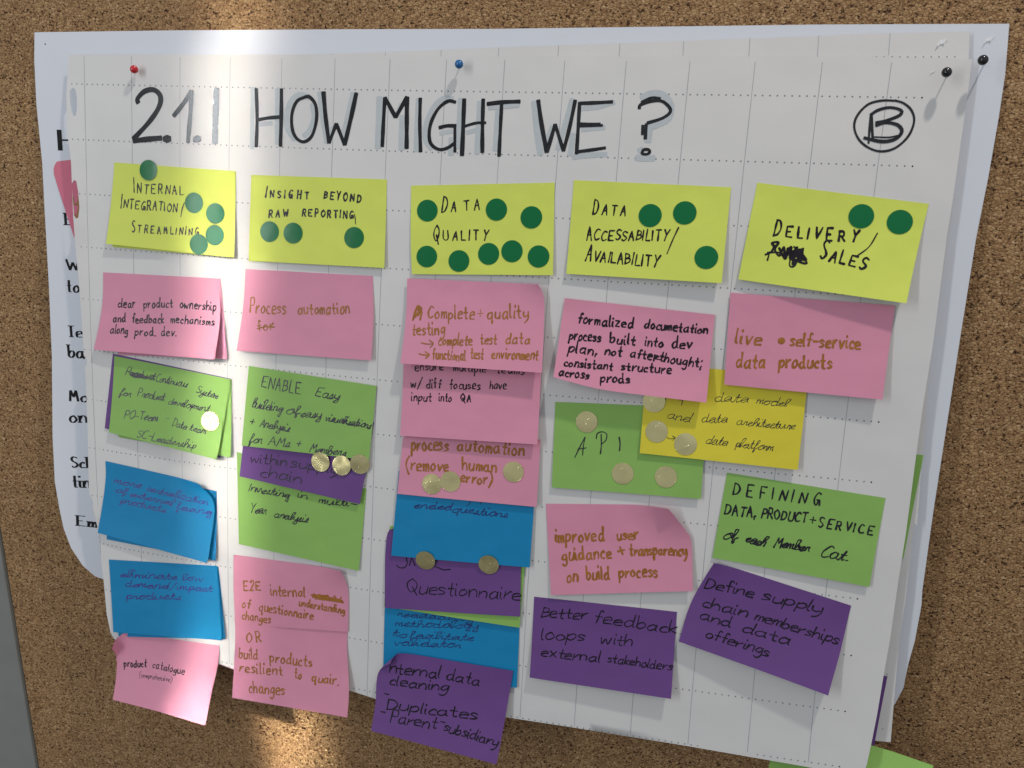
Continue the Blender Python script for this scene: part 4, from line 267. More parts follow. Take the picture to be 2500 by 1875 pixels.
def sticker_material(name, col, metal):
    m, nt, b = principled(name, col, 0.3, 0.38, metal)
    tc = nd(nt, 'ShaderNodeTexCoord'); oi = nd(nt, 'ShaderNodeObjectInfo')
    ad = nd(nt, 'ShaderNodeVectorMath', operation='ADD'); sc = nd(nt, 'ShaderNodeVectorMath', operation='SCALE')
    cb = nd(nt, 'ShaderNodeCombineXYZ')
    for i in range(3): nt.links.new(oi.outputs['Random'], cb.inputs[i])
    sc.inputs['Scale'].default_value = 37.0; nt.links.new(cb.outputs[0], sc.inputs[0])
    nt.links.new(tc.outputs['Object'], ad.inputs[0]); nt.links.new(sc.outputs[0], ad.inputs[1])
    n = nd(nt, 'ShaderNodeTexNoise'); n.inputs['Scale'].default_value = 34 if metal else 55; n.inputs['Detail'].default_value = 1.5
    nt.links.new(ad.outputs[0], n.inputs['Vector'])
    bp = nd(nt, 'ShaderNodeBump'); bp.inputs['Strength'].default_value = 0.75 if metal else 0.07; bp.inputs['Distance'].default_value = 0.004
    hin = n.outputs[0]
    if metal:                                   # embossed pressing lines across part of each foil dot
        wv = nd(nt, 'ShaderNodeTexWave'); wv.inputs['Scale'].default_value = 260; wv.inputs['Distortion'].default_value = 0.3
        nt.links.new(tc.outputs['Object'], wv.inputs['Vector'])
        mk = nd(nt, 'ShaderNodeMath', operation='GREATER_THAN'); mk.inputs[1].default_value = 0.52
        n2 = nd(nt, 'ShaderNodeTexNoise'); n2.inputs['Scale'].default_value = 90; n2.inputs['Detail'].default_value = 0
        nt.links.new(ad.outputs[0], n2.inputs['Vector']); nt.links.new(n2.outputs[0], mk.inputs[0])
        ml = nd(nt, 'ShaderNodeMath', operation='MULTIPLY'); nt.links.new(wv.outputs['Fac'], ml.inputs[0]); nt.links.new(mk.outputs[0], ml.inputs[1])
        sm2 = nd(nt, 'ShaderNodeMath', operation='MULTIPLY_ADD'); sm2.inputs[1].default_value = 0.012
        nt.links.new(ml.outputs[0], sm2.inputs[0]); nt.links.new(n.outputs[0], sm2.inputs[2]); hin = sm2.outputs[0]
    nt.links.new(hin, bp.inputs['Height']); nt.links.new(bp.outputs[0], b.inputs['Normal'])
sticker_material('green_sticker', (0.0, 0.15, 0.042), 0.0)
sticker_material('gold_foil', (1.0, 0.88, 0.44), 1.0)
MATS['gold_foil'].node_tree.nodes['Principled BSDF'].inputs['Roughness'].default_value = 0.2
MATS['green_sticker'].node_tree.nodes['Principled BSDF'].inputs['Roughness'].default_value = 0.22
# cork: pressed granules
m, nt, b = principled('cork', (0.3, 0.2, 0.1), 0.75, 0.25)
tc = nd(nt, 'ShaderNodeTexCoord'); mp = nd(nt, 'ShaderNodeMapping'); mp.inputs['Scale'].default_value = (0.8, 1, 1.1)
nt.links.new(tc.outputs['Object'], mp.inputs['Vector'])
dn = nd(nt, 'ShaderNodeTexNoise'); dn.inputs['Scale'].default_value = 420; dn.inputs['Detail'].default_value = 2
nt.links.new(mp.outputs[0], dn.inputs['Vector'])
dm = nd(nt, 'ShaderNodeVectorMath', operation='MULTIPLY_ADD'); dm.inputs[1].default_value = (0.0022,)*3
nt.links.new(dn.outputs['Color'], dm.inputs[0]); nt.links.new(mp.outputs[0], dm.inputs[2])
v1 = nd(nt, 'ShaderNodeTexVoronoi'); v1.inputs['Scale'].default_value = 400
v2 = nd(nt, 'ShaderNodeTexVoronoi', feature='DISTANCE_TO_EDGE'); v2.inputs['Scale'].default_value = 400
v3 = nd(nt, 'ShaderNodeTexVoronoi'); v3.inputs['Scale'].default_value = 700
n4 = nd(nt, 'ShaderNodeTexNoise'); n4.inputs['Scale'].default_value = 14; n4.inputs['Detail'].default_value = 3
n5 = nd(nt, 'ShaderNodeTexNoise'); n5.inputs['Scale'].default_value = 480; n5.inputs['Detail'].default_value = 3
for q in (v1, v2, v3, n5): nt.links.new(dm.outputs[0], q.inputs['Vector'])
nt.links.new(mp.outputs[0], n4.inputs['Vector'])
sx = nd(nt, 'ShaderNodeSeparateColor'); nt.links.new(v1.outputs['Color'], sx.inputs[0])
sx3 = nd(nt, 'ShaderNodeSeparateColor'); nt.links.new(v3.outputs['Color'], sx3.inputs[0])
cr = nd(nt, 'ShaderNodeValToRGB'); el = cr.color_ramp.elements
el[0].position = 0; el[0].color = (0.24, 0.135, 0.060, 1); el[1].position = 1; el[1].color = (0.64, 0.46, 0.27, 1)
for p_, c_ in ((0.3, (0.38, 0.228, 0.108, 1)), (0.6, (0.45, 0.284, 0.140, 1)), (0.85, (0.52, 0.342, 0.175, 1))):
    q = el.new(p_); q.color = c_
ma = nd(nt, 'ShaderNodeMath', operation='MULTIPLY_ADD'); ma.inputs[1].default_value = 0.62
mb = nd(nt, 'ShaderNodeMath', operation='MULTIPLY'); mb.inputs[1].default_value = 0.38
nt.links.new(sx3.outputs[0], mb.inputs[0]); nt.links.new(sx.outputs[0], ma.inputs[0]); nt.links.new(mb.outputs[0], ma.inputs[2])
nt.links.new(ma.outputs[0], cr.inputs[0])
er = nd(nt, 'ShaderNodeValToRGB'); er.color_ramp.elements[0].position = 0.0; er.color_ramp.elements[0].color = (0.40, 0.30, 0.23, 1)
er.color_ramp.elements[1].position = 0.11; er.color_ramp.elements[1].color = (1, 1, 1, 1)
nt.links.new(v2.outputs['Distance'], er.inputs[0])
pr = nd(nt, 'ShaderNodeValToRGB'); pr.color_ramp.elements[0].position = 0.36; pr.color_ramp.elements[0].color = (0.14, 0.10, 0.075, 1)
pr.color_ramp.elements[1].position = 0.43; pr.color_ramp.elements[1].color = (1, 1, 1, 1)
nt.links.new(n5.outputs[0], pr.inputs[0])
lr = nd(nt, 'ShaderNodeValToRGB'); lr.color_ramp.elements[0].color = (0.80, 0.76, 0.72, 1); lr.color_ramp.elements[1].color = (1.12, 1.1, 1.08, 1)
nt.links.new(n4.outputs[0], lr.inputs[0])
cur = cr.outputs[0]
for s_ in (er, pr, lr):
    mx = nd(nt, 'ShaderNodeMix', data_type='RGBA', blend_type='MULTIPLY'); mx.inputs[0].default_value = 1
    nt.links.new(cur, mx.inputs[6]); nt.links.new(s_.outputs[0], mx.inputs[7]); cur = mx.outputs[2]
nt.links.new(cur, b.inputs['Base Color'])
hs = nd(nt, 'ShaderNodeMath', operation='MULTIPLY_ADD'); hs.inputs[1].default_value = 0.6
hc = nd(nt, 'ShaderNodeMath', operation='MINIMUM'); hc.inputs[1].default_value = 0.2
nt.links.new(v2.outputs['Distance'], hc.inputs[0]); nt.links.new(sx.outputs[1], hs.inputs[0]); 
h2 = nd(nt, 'ShaderNodeMath', operation='MULTIPLY'); h2.inputs[1].default_value = 2.5
nt.links.new(hc.outputs[0], h2.inputs[0]); nt.links.new(h2.outputs[0], hs.inputs[2])
h3 = nd(nt, 'ShaderNodeMath', operation='ADD'); nt.links.new(hs.outputs[0], h3.inputs[0]); nt.links.new(n5.outputs[0], h3.inputs[1])
bp = nd(nt, 'ShaderNodeBump'); bp.inputs['Strength'].default_value = 0.55; bp.inputs['Distance'].default_value = 0.0009
nt.links.new(h3.outputs[0], bp.inputs['Height']); nt.links.new(bp.outputs[0], b.inputs['Normal'])
m, nt, b = principled('frame_metal', (0.25, 0.26, 0.26), 0.5, 0.4, 0.0)
tc = nd(nt, 'ShaderNodeTexCoord'); n = nd(nt, 'ShaderNodeTexNoise'); n.inputs['Scale'].default_value = 30; n.inputs['Detail'].default_value = 5
nt.links.new(tc.outputs['Object'], n.inputs['Vector']); r = nd(nt, 'ShaderNodeValToRGB')
r.color_ramp.elements[0].color = (0.20, 0.205, 0.19, 1); r.color_ramp.elements[1].color = (0.25, 0.255, 0.24, 1)
nt.links.new(n.outputs[0], r.inputs[0]); nt.links.new(r.outputs[0], b.inputs['Base Color'])
principled('torn_fibre', (0.85, 0.85, 0.86), 0.8, 0.2)

# ------------------------------------------------------------------ object helpers
col = scene.collection
def mm(x, z, d): return (x/1000.0, -d/1000.0, z/1000.0)
def link_mesh(name, verts, faces, mat, parent=None, smooth=True):
    me = bpy.data.meshes.new(name); me.from_pydata(verts, [], faces); me.update()
    me.materials.append(MATS[mat])
    if smooth:
        for p in me.polygons: p.use_smooth = True
    o = bpy.data.objects.new(name, me); col.objects.link(o)
    if parent is not None:
        o.parent = parent; o.matrix_parent_inverse = Matrix.Translation(-parent.location)
    return o
def thing(name, label, cat, loc, group=None):
    o = bpy.data.objects.new(name, None); o.empty_display_size = 0.01; col.objects.link(o)
    o.location = loc; o['label'] = label; o['category'] = cat
    if group: o['group'] = group
    return o
def tag(o, label, cat, group=None):
    o['label'] = label; o['category'] = cat
    if group: o['group'] = group
    return o

# ---- ribbons: strokes of ink lying on a surface
def smooth_line(pts, sharp, step):
    p = np.array(pts, float)
    if len(p) == 1: p = np.vstack([p, p+[0.01, 0]])
    if sharp or len(p) == 2:
        out = []
        for a, b in zip(p[:-1], p[1:]):
            n = max(1, int(np.hypot(*(b-a))/step))
            for k in range(n): out.append(a+(b-a)*k/n)
        out.append(p[-1]); return np.array(out)
    q = np.vstack([2*p[0]-p[1], p, 2*p[-1]-p[-2]]); out = []
    for i in range(1, len(q)-2):
        n = min(10, max(3, int(np.hypot(*(q[i+1]-q[i]))/step)))
        for k in range(n):
            t = k/n
            out.append(0.5*((2*q[i])+(-q[i-1]+q[i+1])*t+(2*q[i-1]-5*q[i]+4*q[i+1]-q[i+2])*t*t+(-q[i-1]+3*q[i]-3*q[i+1]+q[i+2])*t**3))
    out.append(p[-1]); return np.array(out)
class Ink:
    def __init__(self, rnd): self.v, self.f, self.n, self.rnd = [], [], 0, rnd
    def add(self, pts, w, sharp=False, step=0.9, wmin=None, vary=0.18, cap=0.45, lay=None):
        p = smooth_line(pts, sharp, step)
        keep = [0]
        for i in range(1, len(p)):
            if np.hypot(*(p[i]-p[keep[-1]])) > w*0.12: keep.append(i)
        p = p[keep]
        if len(p) < 2: p = np.vstack([p[0]-[w*.3, 0], p[0]+[w*.3, 0]])
        d = np.gradient(p, axis=0); L = np.hypot(d[:, 0], d[:, 1])[:, None]; L[L < 1e-9] = 1; d = d/L
        p = np.vstack([p[0]-d[0]*w*cap, p, p[-1]+d[-1]*w*cap]); d = np.vstack([d[0], d, d[-1]])
        nrm = np.c_[-d[:, 1], d[:, 0]]
        ph = self.rnd.uniform(0, 6)
        ww = w*(1+vary*np.sin(np.arange(len(p))*0.55+ph)+vary*0.8*np.sin(np.arange(len(p))*0.19+2*ph))
        if wmin is not None: ww = wmin+(w-wmin)*np.abs(d[:, 1])**1.1
        ww[0] *= 0.6; ww[-1] *= 0.6
        a = p+nrm*ww[:, None]/2; c = p-nrm*ww[:, None]/2
        self.n += 1
        l0 = (lay if lay is not None else (self.n % 12)*0.012)
        lay_ = l0+np.linspace(0, 0.010, len(p))
        s = sum(len(x) for x in self.v)
        self.v.append(np.c_[a, lay_]); self.v.append(np.c_[c, lay_]); n = len(p)
        for i in range(n-1): self.f.append((s+i, s+i+1, s+n+i+1, s+n+i))
    def build(self, name, depth, mat, parent, proud=0.09):
        if not self.v: return None
        V = np.vstack(self.v); D = depth(V[:, :2])+V[:, 2]+proud
        vs = [mm(x, z, dd) for (x, z), dd in zip(V[:, :2], D)]
        # faces turned to the room
        fs = []
        for q in self.f:
            a, b_, c_ = V[q[0], :2], V[q[1], :2], V[q[2], :2]
            cr_ = (b_[0]-a[0])*(c_[1]-a[1])-(b_[1]-a[1])*(c_[0]-a[0])
            fs.append(q if cr_ > 0 else q[::-1])
        return link_mesh(name, vs, fs, mat, parent, smooth=False)

# ---- handwriting: single-line letters. x then y per point, y: 4 = baseline, 9 = x-height, e = capital height
GLYPH = {
'a': '58 39 18 06 14 34 56|59 55 64', 'b': '0e 0a 05|07 29 49 57 45 24 05', 'c': '48 39 18 06 14 34 44',
'd': '58 39 18 06 14 34 56|5e 5a 55 64', 'e': '06 37 57 49 29 08 05 14 34 54', 'f': '4d 3e 2d 29 24|!09 49',
'g': '58 39 18 06 15 35 57|59 54 41 20 01', 'h': '0e 0a 04|06 29 49 57 54', 'i': '09 05 14|0c 0d', 'j': '39 33 21 00|3c 3d',
'k': '0e 0a 04|!49 06 44', 'l': '0e 0a 05 14', 'm': '09 04|06 18 29 38 34|36 48 59 68 64', 'n': '09 04|06 29 49 57 54',
'o': '39 18 06 14 34 56 48 39', 'p': '09 00|07 29 49 57 45 24 05', 'q': '58 39 18 06 14 34 56|59 50 62', 'r': '09 04|06 28 39 49',
's': '48 29 08 17 36 45 24 04', 't': '2d 25 34 44|!09 49', 'u': '09 05 14 34 56|59 54', 'v': '!09 24 59', 'w': '09 14 38 54 79',
'x': '!09 54|!59 04', 'y': '09 06 25 46|59 54 31 10', 'z': '!09 59 04 54',
'A': '!04 3e 64|!18 58', 'B': '!0e 04|0e 4d 4a 19|19 59 56 04', 'C': '6d 3e 09 15 34 65', 'D': '!0e 04|0e 4d 69 45 04',
'E': '!6e 0e 04 64|!09 49', 'F': '!04 0e 6e|!09 49', 'G': '6d 3e 09 15 34 58|!38 68 64', 'H': '!0e 04|!6e 64|!09 69', 'I': '!0e 04',
'J': '4e 45 24 06', 'K': '!0e 04|!6e 09 64', 'L': '!0e 04 54', 'M': '!04 1e 38 5e 64', 'N': '!04 0e 64 6e', 'O': '3e 0b 07 34 67 6b 3e',
'P': '!04 0e|0e 4e 5b 49 09', 'Q': '3e 0b 07 34 67 6b 3e|!38 72', 'R': '!04 0e|0e 4e 5b 49 09|!29 64', 'S': '5d 2e 0c 1a 48 56 24 05',
'T': '!0e 6e|!3e 34', 'U': '0e 06 34 66 6e', 'V': '!0e 34 6e', 'W': '!0e 24 4b 64 8e', 'Y': '!0e 39|!6e 39 24', 'Z': '!0e 6e 04 64',
'+': '!3b 35|!08 68', '-': '!08 58', '.': '04 14', ',': '15 04 02', '(': '3f 0b 07 31', ')': '0f 3b 37 01', '/': '!02 5e', ';': '1a 1b|15 04 02',
'2': '0c 2e 4d 4a 04|!04 54', ' ': ''}
ALT = {  # joined script forms
'a': '58 39 18 06 14 34 56 59 55 64', 'd': '58 39 18 06 14 34 56 5e 5a 55 64', 'e': '05 37 48 39 28 07 05 24 45', 'i': '09 05 14 25|1c 1d',
'n': '05 09 04 06 29 48 44 55', 'm': '09 04 06 18 29 34 37 48 59 54 65', 'u': '09 05 14 34 59 54 65', 'l': '05 3d 2e 0d 05 14 25', 'h': '05 3d 2e 0d 04 06 29 48 44 55',
'r': '05 19 28 39 35 44', 'o': '39 18 06 14 34 56 48 39 59', 't': '04 2d 25 34 45|!09 49', 's': '04 28 39 36 24 04 44', 'g': '58 39 18 06 15 35 57 59 50 31 20 44', 'y': '09 06 25 46 59 51 20 11 55',
'b': '05 3d 2e 0d 05 24 45 48 29', 'c': '48 29 18 06 14 34 45', 'f': '05 3d 2e 1d 10 21 24 45', 'v': '09 24 49 58', 'p': '05 19 10 18 39 48 35 15'}
HEX = '0123456789abcdef'
PEN = {'cursive': 1.05, 'print': 0.98, 'small': 1.2, 'round': 1.0}
def glyph(ch, cursive, rnd):
    g = GLYPH.get(ch, '')
    if cursive and ch in ALT: g = ALT[ch]
    out = []
    for st in g.split('|'):
        if not st: continue
        sharp = st[0] == '!'; st = st.lstrip('!')
        out.append((sharp, [[HEX.index(t[0]), HEX.index(t[1])-4.0] for t in st.split()]))
    return out
def write(word, ink, rnd):
    text, x0, z0, x1, z1, h, w, style = word
    base = np.array([x0, z0]); run = np.array([x1-x0, z1-z0]); L = max(np.hypot(*run), 1e-6)
    bdir = run/L; up = np.array([-bdir[1], bdir[0]])
    cursive = style == 'cursive'; slant = {'cursive': 0.36, 'round': 0.22, 'print': 0.05, 'small': 0.06, 'caps': 0.10, 'serif': 0, 'line': 0.3}[style]
    glyphs = []; pen = 0.0
    allcaps = text.upper() == text and any(ch.isalpha() for ch in text)
    unit = h/10.0 if allcaps else h/5.0
    for i, ch in enumerate(text):
        g = glyph(ch, cursive, rnd); big = 1.0
        if style == 'small' and i == 0 and text not in ('RAW', 'REPORTING', 'TA', 'BEYOND'): big = 1.5
        xs = [p[0] for s in g for p in s[1]] or [0]
        wd = (max(xs)-min(xs)) if g else 3
        if wd < 1: wd = 0.8
        glyphs.append((g, pen-min(xs), big, ch)); pen += wd+(1.2 if style == 'cursive' else 1.5 if style == 'round' else 2.9)
    total = max(pen-1.9, 1.0)
    sx_ = L/total if len(text) > 1 else unit*0.9
    gx = min(sx_, unit*(0.80 if style in ('caps', 'small') or allcaps else 1.05 if style == 'print' else 3.0)); prev = None; strokes = []
    for g, off, big, ch in glyphs:
        xs_ = [p[0] for s in g for p in s[1]] or [0]; wmin_ = min(xs_); wd_ = max(xs_)-wmin_
        jy = rnd.uniform(-0.5, 0.5); js = 1+rnd.uniform(-0.12, 0.12); jr = rnd.uniform(-0.10, 0.10); jx = rnd.uniform(-0.3, 0.3)
        first = True
        for sharp, pts in g:
            q = []
            for px, py in pts:
                if style != 'serif':
                    px += rnd.uniform(-0.2, 0.2); py += rnd.uniform(-0.22, 0.22)
                    py = py*big*js+jy; px = px+jx
                else: jr = 0
                X = off*sx_+(px-wmin_)*gx+wmin_*sx_+(wd_*(sx_-gx)*0.5)+py*unit*(slant+jr); Y = py*unit
                q.append(base+bdir*X+up*Y)
            if cursive and first and prev is not None and ch.islower() and ch not in '+-':
                strokes[prev][1].extend(q); k = prev
            else:
                strokes.append([sharp, q]); k = len(strokes)-1
            if first and cursive and ch.islower() and not sharp: prev = k
            elif first: prev = None
            first = False
    for sharp, q in strokes:
        ink.add(q, w*PEN.get(style, 1.2), sharp, step=max(0.5, unit*0.9))

# ---- sticky notes
def leaf_mesh(name, g, d, mat, parent, thick=LEAF):
    nt_, ns_ = d.shape; vs = []; fs = []
    for k in (thick, 0.0):
        for j in range(nt_):
            for i in range(ns_): vs.append(mm(g[j, i, 0], g[j, i, 1], d[j, i]+k))
    N = nt_*ns_; idx = lambda j, i: j*ns_+i
    for j in range(nt_-1):
        for i in range(ns_-1):
            fs.append((idx(j, i), idx(j+1, i), idx(j+1, i+1), idx(j, i+1)))
            fs.append((N+idx(j, i), N+idx(j, i+1), N+idx(j+1, i+1), N+idx(j+1, i)))
    ring = [idx(0, i) for i in range(ns_)]+[idx(j, ns_-1) for j in range(1, nt_)]+[idx(nt_-1, i) for i in range(ns_-2, -1, -1)]+[idx(j, 0) for j in range(nt_-2, 0, -1)]
    R0 = len(vs); vs += [vs[i] for i in ring]; vs += [vs[N+i] for i in ring]; L = len(ring)
    for i in range(L):
        j = (i+1) % L; fs.append((R0+i, R0+j, R0+L+j, R0+L+i))
    return link_mesh(name, vs, fs, mat, parent, smooth=True)

def build_note(n, seed):
    g, d = note_surface(n); S = sampler(g, d)
    mid = g[0, NS//2]; r = thing('sticky_note', n['label'], 'sticky note', mm(mid[0], mid[1], d[0, NS//2]), n['group'])
    leaf_mesh('paper', g, d, n['colour'], r)
    rnd = random.Random(seed)
    depth = lambda P: S(P)[0]+LEAF
    for wd in n['words']:
        ink = Ink(rnd); write(wd, ink, rnd); ink.build('word', depth, n['ink'], r)
    for pts, w in n['strokes']:
        ink = Ink(rnd); ink.add(pts, w, vary=0.15); ink.build('pen_stroke', depth, n['ink'], r, proud=0.2)
    return r, S

# ---- large sheets: outline, holes, a fine inner mesh that follows the paper's bulges
def inside(P, poly):
    P = np.asarray(P, float); q = np.array(poly); r = np.zeros(len(P), bool); j = len(q)-1
    for i in range(len(q)):
        a, b_ = q[i], q[j]
        if a[1] != b_[1]:
            c_ = ((a[1] > P[:, 1]) != (b_[1] > P[:, 1])) & (P[:, 0] < (b_[0]-a[0])*(P[:, 1]-a[1])/(b_[1]-a[1])+a[0])
            r ^= c_
        j = i
    return r
def sheet_mesh(name, outline, holes, depthf, mat, parent, step=7.5, thick=0.16):
    vs = [Vector(p) for p in outline]; ed = [(i, (i+1) % len(outline)) for i in range(len(outline))]
    for hset in holes:
        s = len(vs); vs += [Vector(p) for p in hset]; ed += [(s+i, s+(i+1) % len(hset)) for i in range(len(hset))]
    q = np.array(outline); gx = np.arange(q[:, 0].min(), q[:, 0].max(), step); gz = np.arange(q[:, 1].min(), q[:, 1].max(), step)
    G = np.array([(x, z) for x in gx for z in gz]); G = G[inside(G, outline)]
    vs += [Vector(p) for p in G]
    V, E, Fc, *_ = delaunay_2d_cdt(vs, ed, [], 0, 1e-4)
    P = np.array([tuple(v) for v in V]); F_ = []
    cen = np.array([P[list(f)].mean(0) for f in Fc]); ok = inside(cen, outline)
    for hset in holes: ok &= ~inside(cen, hset)
    for f, k in zip(Fc, ok):
        if not k: continue
        a, b_, c_ = P[f[0]], P[f[1]], P[f[2]]
        cr_ = (b_[0]-a[0])*(c_[1]-a[1])-(b_[1]-a[1])*(c_[0]-a[0])
        F_.append(tuple(f) if cr_ > 0 else tuple(f)[::-1])
    d = depthf(P[:, 0], P[:, 1])+0*P[:, 0]; N = len(P)
    verts = [mm(x, z, dd) for (x, z), dd in zip(P, d)]+[mm(x, z, dd-thick) for (x, z), dd in zip(P, d)]
    faces = list(F_)+[tuple(N+i for i in f[::-1]) for f in F_]
    cnt = {}
    for f in F_:
        for i in range(3):
            a, b_ = f[i], f[(i+1) % 3]; cnt.setdefault((min(a, b_), max(a, b_)), []).append((a, b_))
    for k, l in cnt.items():
        if len(l) == 1:
            a, b_ = l[0]; s0 = len(verts); verts += [verts[b_], verts[a], verts[N+a], verts[N+b_]]; faces.append((s0, s0+1, s0+2, s0+3))
    return link_mesh(name, verts, faces, mat, parent)

# ------------------------------------------------------------------ the pinboard
(ex0, ez0), (ex1, ez1) = FRAME_EDGE
dx_, dz_ = ex1-ex0, ez1-ez0
def edge_x(z): return ex0+dx_*(z-ez0)/dz_
board = thing('pinboard', 'brown cork pinboard filling the background with a grey metal edge at lower left', 'pinboard', (0.5, 0.08, -0.4))
bx0, bx1, bz0, bz1 = edge_x(400), 1500.0, -1250.0, 480.0
def slab(name, quad_, d_front, d_back, mat, parent):
    vs = [mm(x, z, d_front(x, z)) for x, z in quad_]+[mm(x, z, d_back(x, z)) for x, z in quad_]
    n = len(quad_); fs = [tuple(range(n)), tuple(range(2*n-1, n-1, -1))]+[((i+1) % n, i, n+i, n+(i+1) % n) for i in range(n)]
    return link_mesh(name, vs, fs, mat, parent, smooth=False)
xa, xb = edge_x(bz0), edge_x(bz1)
slab('cork_panel', [(xa, bz0), (bx1, bz0), (bx1, bz1), (xb, bz1)], cork_depth, lambda x, z: cork_depth(x, z)-12, 'cork', board)
fo = slab('frame_bar', [(xa-60, bz0), (xa-1.5, bz0), (xb-1.5, bz1), (xb-60, bz1)], lambda x, z: cork_depth(x, z)+3.5, lambda x, z: cork_depth(x, z)-14, 'frame_metal', board)
bv = fo.modifiers.new('edge', 'BEVEL'); bv.width = 0.0012; bv.segments = 3

# ------------------------------------------------------------------ poster and sheets
poster = thing('poster', 'plain cool white poster with bold black printed letters, behind the flip chart sheets', 'poster', mm(350, 60, -6))
sheet_mesh('paper', POSTER, [], poster_depth, 'poster_paper', poster)
rnd = random.Random(5)
for text, x0, z0, x1, z1, h, w, wmin in POSTER_WORDS:
    w *= 1.15; wmin *= 1.2; ink = Ink(rnd); L_ = len(text)
    base = np.array([x0, z0]); run = np.array([x1-x0, z1-z0]); Ln = np.hypot(*run); bd = run/Ln; up = np.array([-bd[1], bd[0]])
    unit = h/10.0 if text[0].isupper() else h/5.0
    pen = 0; gl = []
    for ch in text:
        g = glyph(ch, False, rnd); xs = [p[0] for s in g for p in s[1]]; wd = max(xs)-min(xs); wd = max(wd, 1.2)
        gl.append((g, pen)); pen += wd+2.4
    tot = max(pen-2.4, 1); sc_ = Ln/tot
    for (g, off), ch in zip(gl, text):
        for sharp, pts in g:
            q = [base+bd*(px+off)*sc_+up*py*unit for px, py in pts]
            if sharp:
                for a, b_ in zip(q[:-1], q[1:]): ink.add([a, b_], w, True, wmin=wmin, vary=0, cap=0.0)
            else: ink.add(q, w, False, wmin=wmin, vary=0, cap=0.1, step=0.8)
        if text not in ('H', ','):                        # slab serifs on the stems
            for sharp, pts in g:
                for (pa, pb) in zip(pts[:-1], pts[1:]):
                    if pa[0] == pb[0] and abs(pa[1]-pb[1]) > 3:
                        for p_ in (pa, pb):
                            if p_[1] in (0.0, 5.0, 10.0):
                                cpt = base+bd*(p_[0]+off)*sc_+up*p_[1]*unit
                                ink.add([cpt-bd*w*0.85, cpt+bd*w*0.85], wmin*1.2, True, vary=0, cap=0)
    ink.build('printed_word', lambda P: poster_depth(P[:, 0], P[:, 1]), 'print_black', poster)

back = thing('flip_chart_sheet', 'second flip chart sheet mostly hidden, showing along the top and right edges', 'paper sheet', mm(350, 30, -3), 'flip chart sheets')
sheet_mesh('paper', BACK, [], back_depth, 'chart_paper', back)
bdp = lambda P: back_depth(P[:, 0], P[:, 1])
for ln in BACK_LINES:
    ink = Ink(rnd); ink.add(ln, 0.45, True, step=6, vary=0, cap=0)
    # the printed line starts at the paper's edge
    ink.build('grid_line', bdp, 'grid_grey', back, proud=0.04)
def dots_mesh(name, pts, r, depth, mat, parent, proud=0.05):
    vs, fs = [], []
    P = np.array(pts); D = depth(P)+proud
    for (x, z), d_ in zip(P, D):
        s = len(vs)
        for k in range(8): vs.append(mm(x+r*math.cos(k*math.pi/4), z+r*math.sin(k*math.pi/4), d_))
        fs.append(tuple(range(s, s+8)))
    return link_mesh(name, vs, fs, mat, parent, smooth=False)
dots_mesh('dotted_line', BACK_DOTS, 0.55, bdp, 'dot_grey', back)

front = thing('flip_chart_sheet', 'front flip chart sheet titled 2.1.1 HOW MIGHT WE ? with a circled B', 'paper sheet', mm(350, 25, 0), 'flip chart sheets')
sheet_mesh('paper', FRONT, HOLES, front_depth, 'chart_paper', front)
fdp = lambda P: front_depth(P[:, 0], P[:, 1])
def on_sheet(P):
    P = np.asarray(P, float); k = inside(P, FRONT)
    for hset in HOLES: k &= ~inside(P, hset)
    return k
for line in GRID_COLS:
    p = smooth_line(line, False, 5.0); k = on_sheet(p); seg = p[k]
    if len(seg) > 2:
        ink = Ink(rnd); ink.add(seg, 0.44, True, step=6, vary=0.1, cap=0, lay=0); ink.build('grid_line', fdp, 'grid_grey', front, proud=0.09)
for row in GRID_ROWS:
    x = np.arange(len(row))-0.5; r_ = np.array(row)
    p = smooth_line(row, False, 0.2)
    t = np.linspace(-0.5, 14.5, len(p))
    want = (np.arange(-4, 9*14+9)+0.5)/9.0
    n_seg = (len(p)-1)//(len(row)-1)
    pos = np.interp(want, np.linspace(-0.5, 14.5, len(p)), p[:, 0]), np.interp(want, np.linspace(-0.5, 14.5, len(p)), p[:, 1])
    Q = np.c_[pos[0], pos[1]]; Q = Q[want <= 14.95]; Q = Q[on_sheet(Q)]
    if len(Q): dots_mesh('dotted_line', Q, 0.66, fdp, 'dot_grey', front, proud=0.09)
for i, (pts, w) in enumerate(TITLE_SHADE):
    ink = Ink(rnd); ink.add(pts, w, len(pts) == 2, step=3, vary=0.03, cap=0.1, lay=0.02+0.004*(i % 20)); ink.build('letter_shade', fdp, 'marker_shade', front)
for i, (pts, w, kind) in enumerate(TITLE):
    ink = Ink(rnd); ink.add(pts, w*1.12, False, step=1.6, vary=0.06, cap=0.12 if kind != 'full_stop' else .5, lay=0.13+0.012*(i % 6)); ink.build(kind, fdp, 'marker', front)

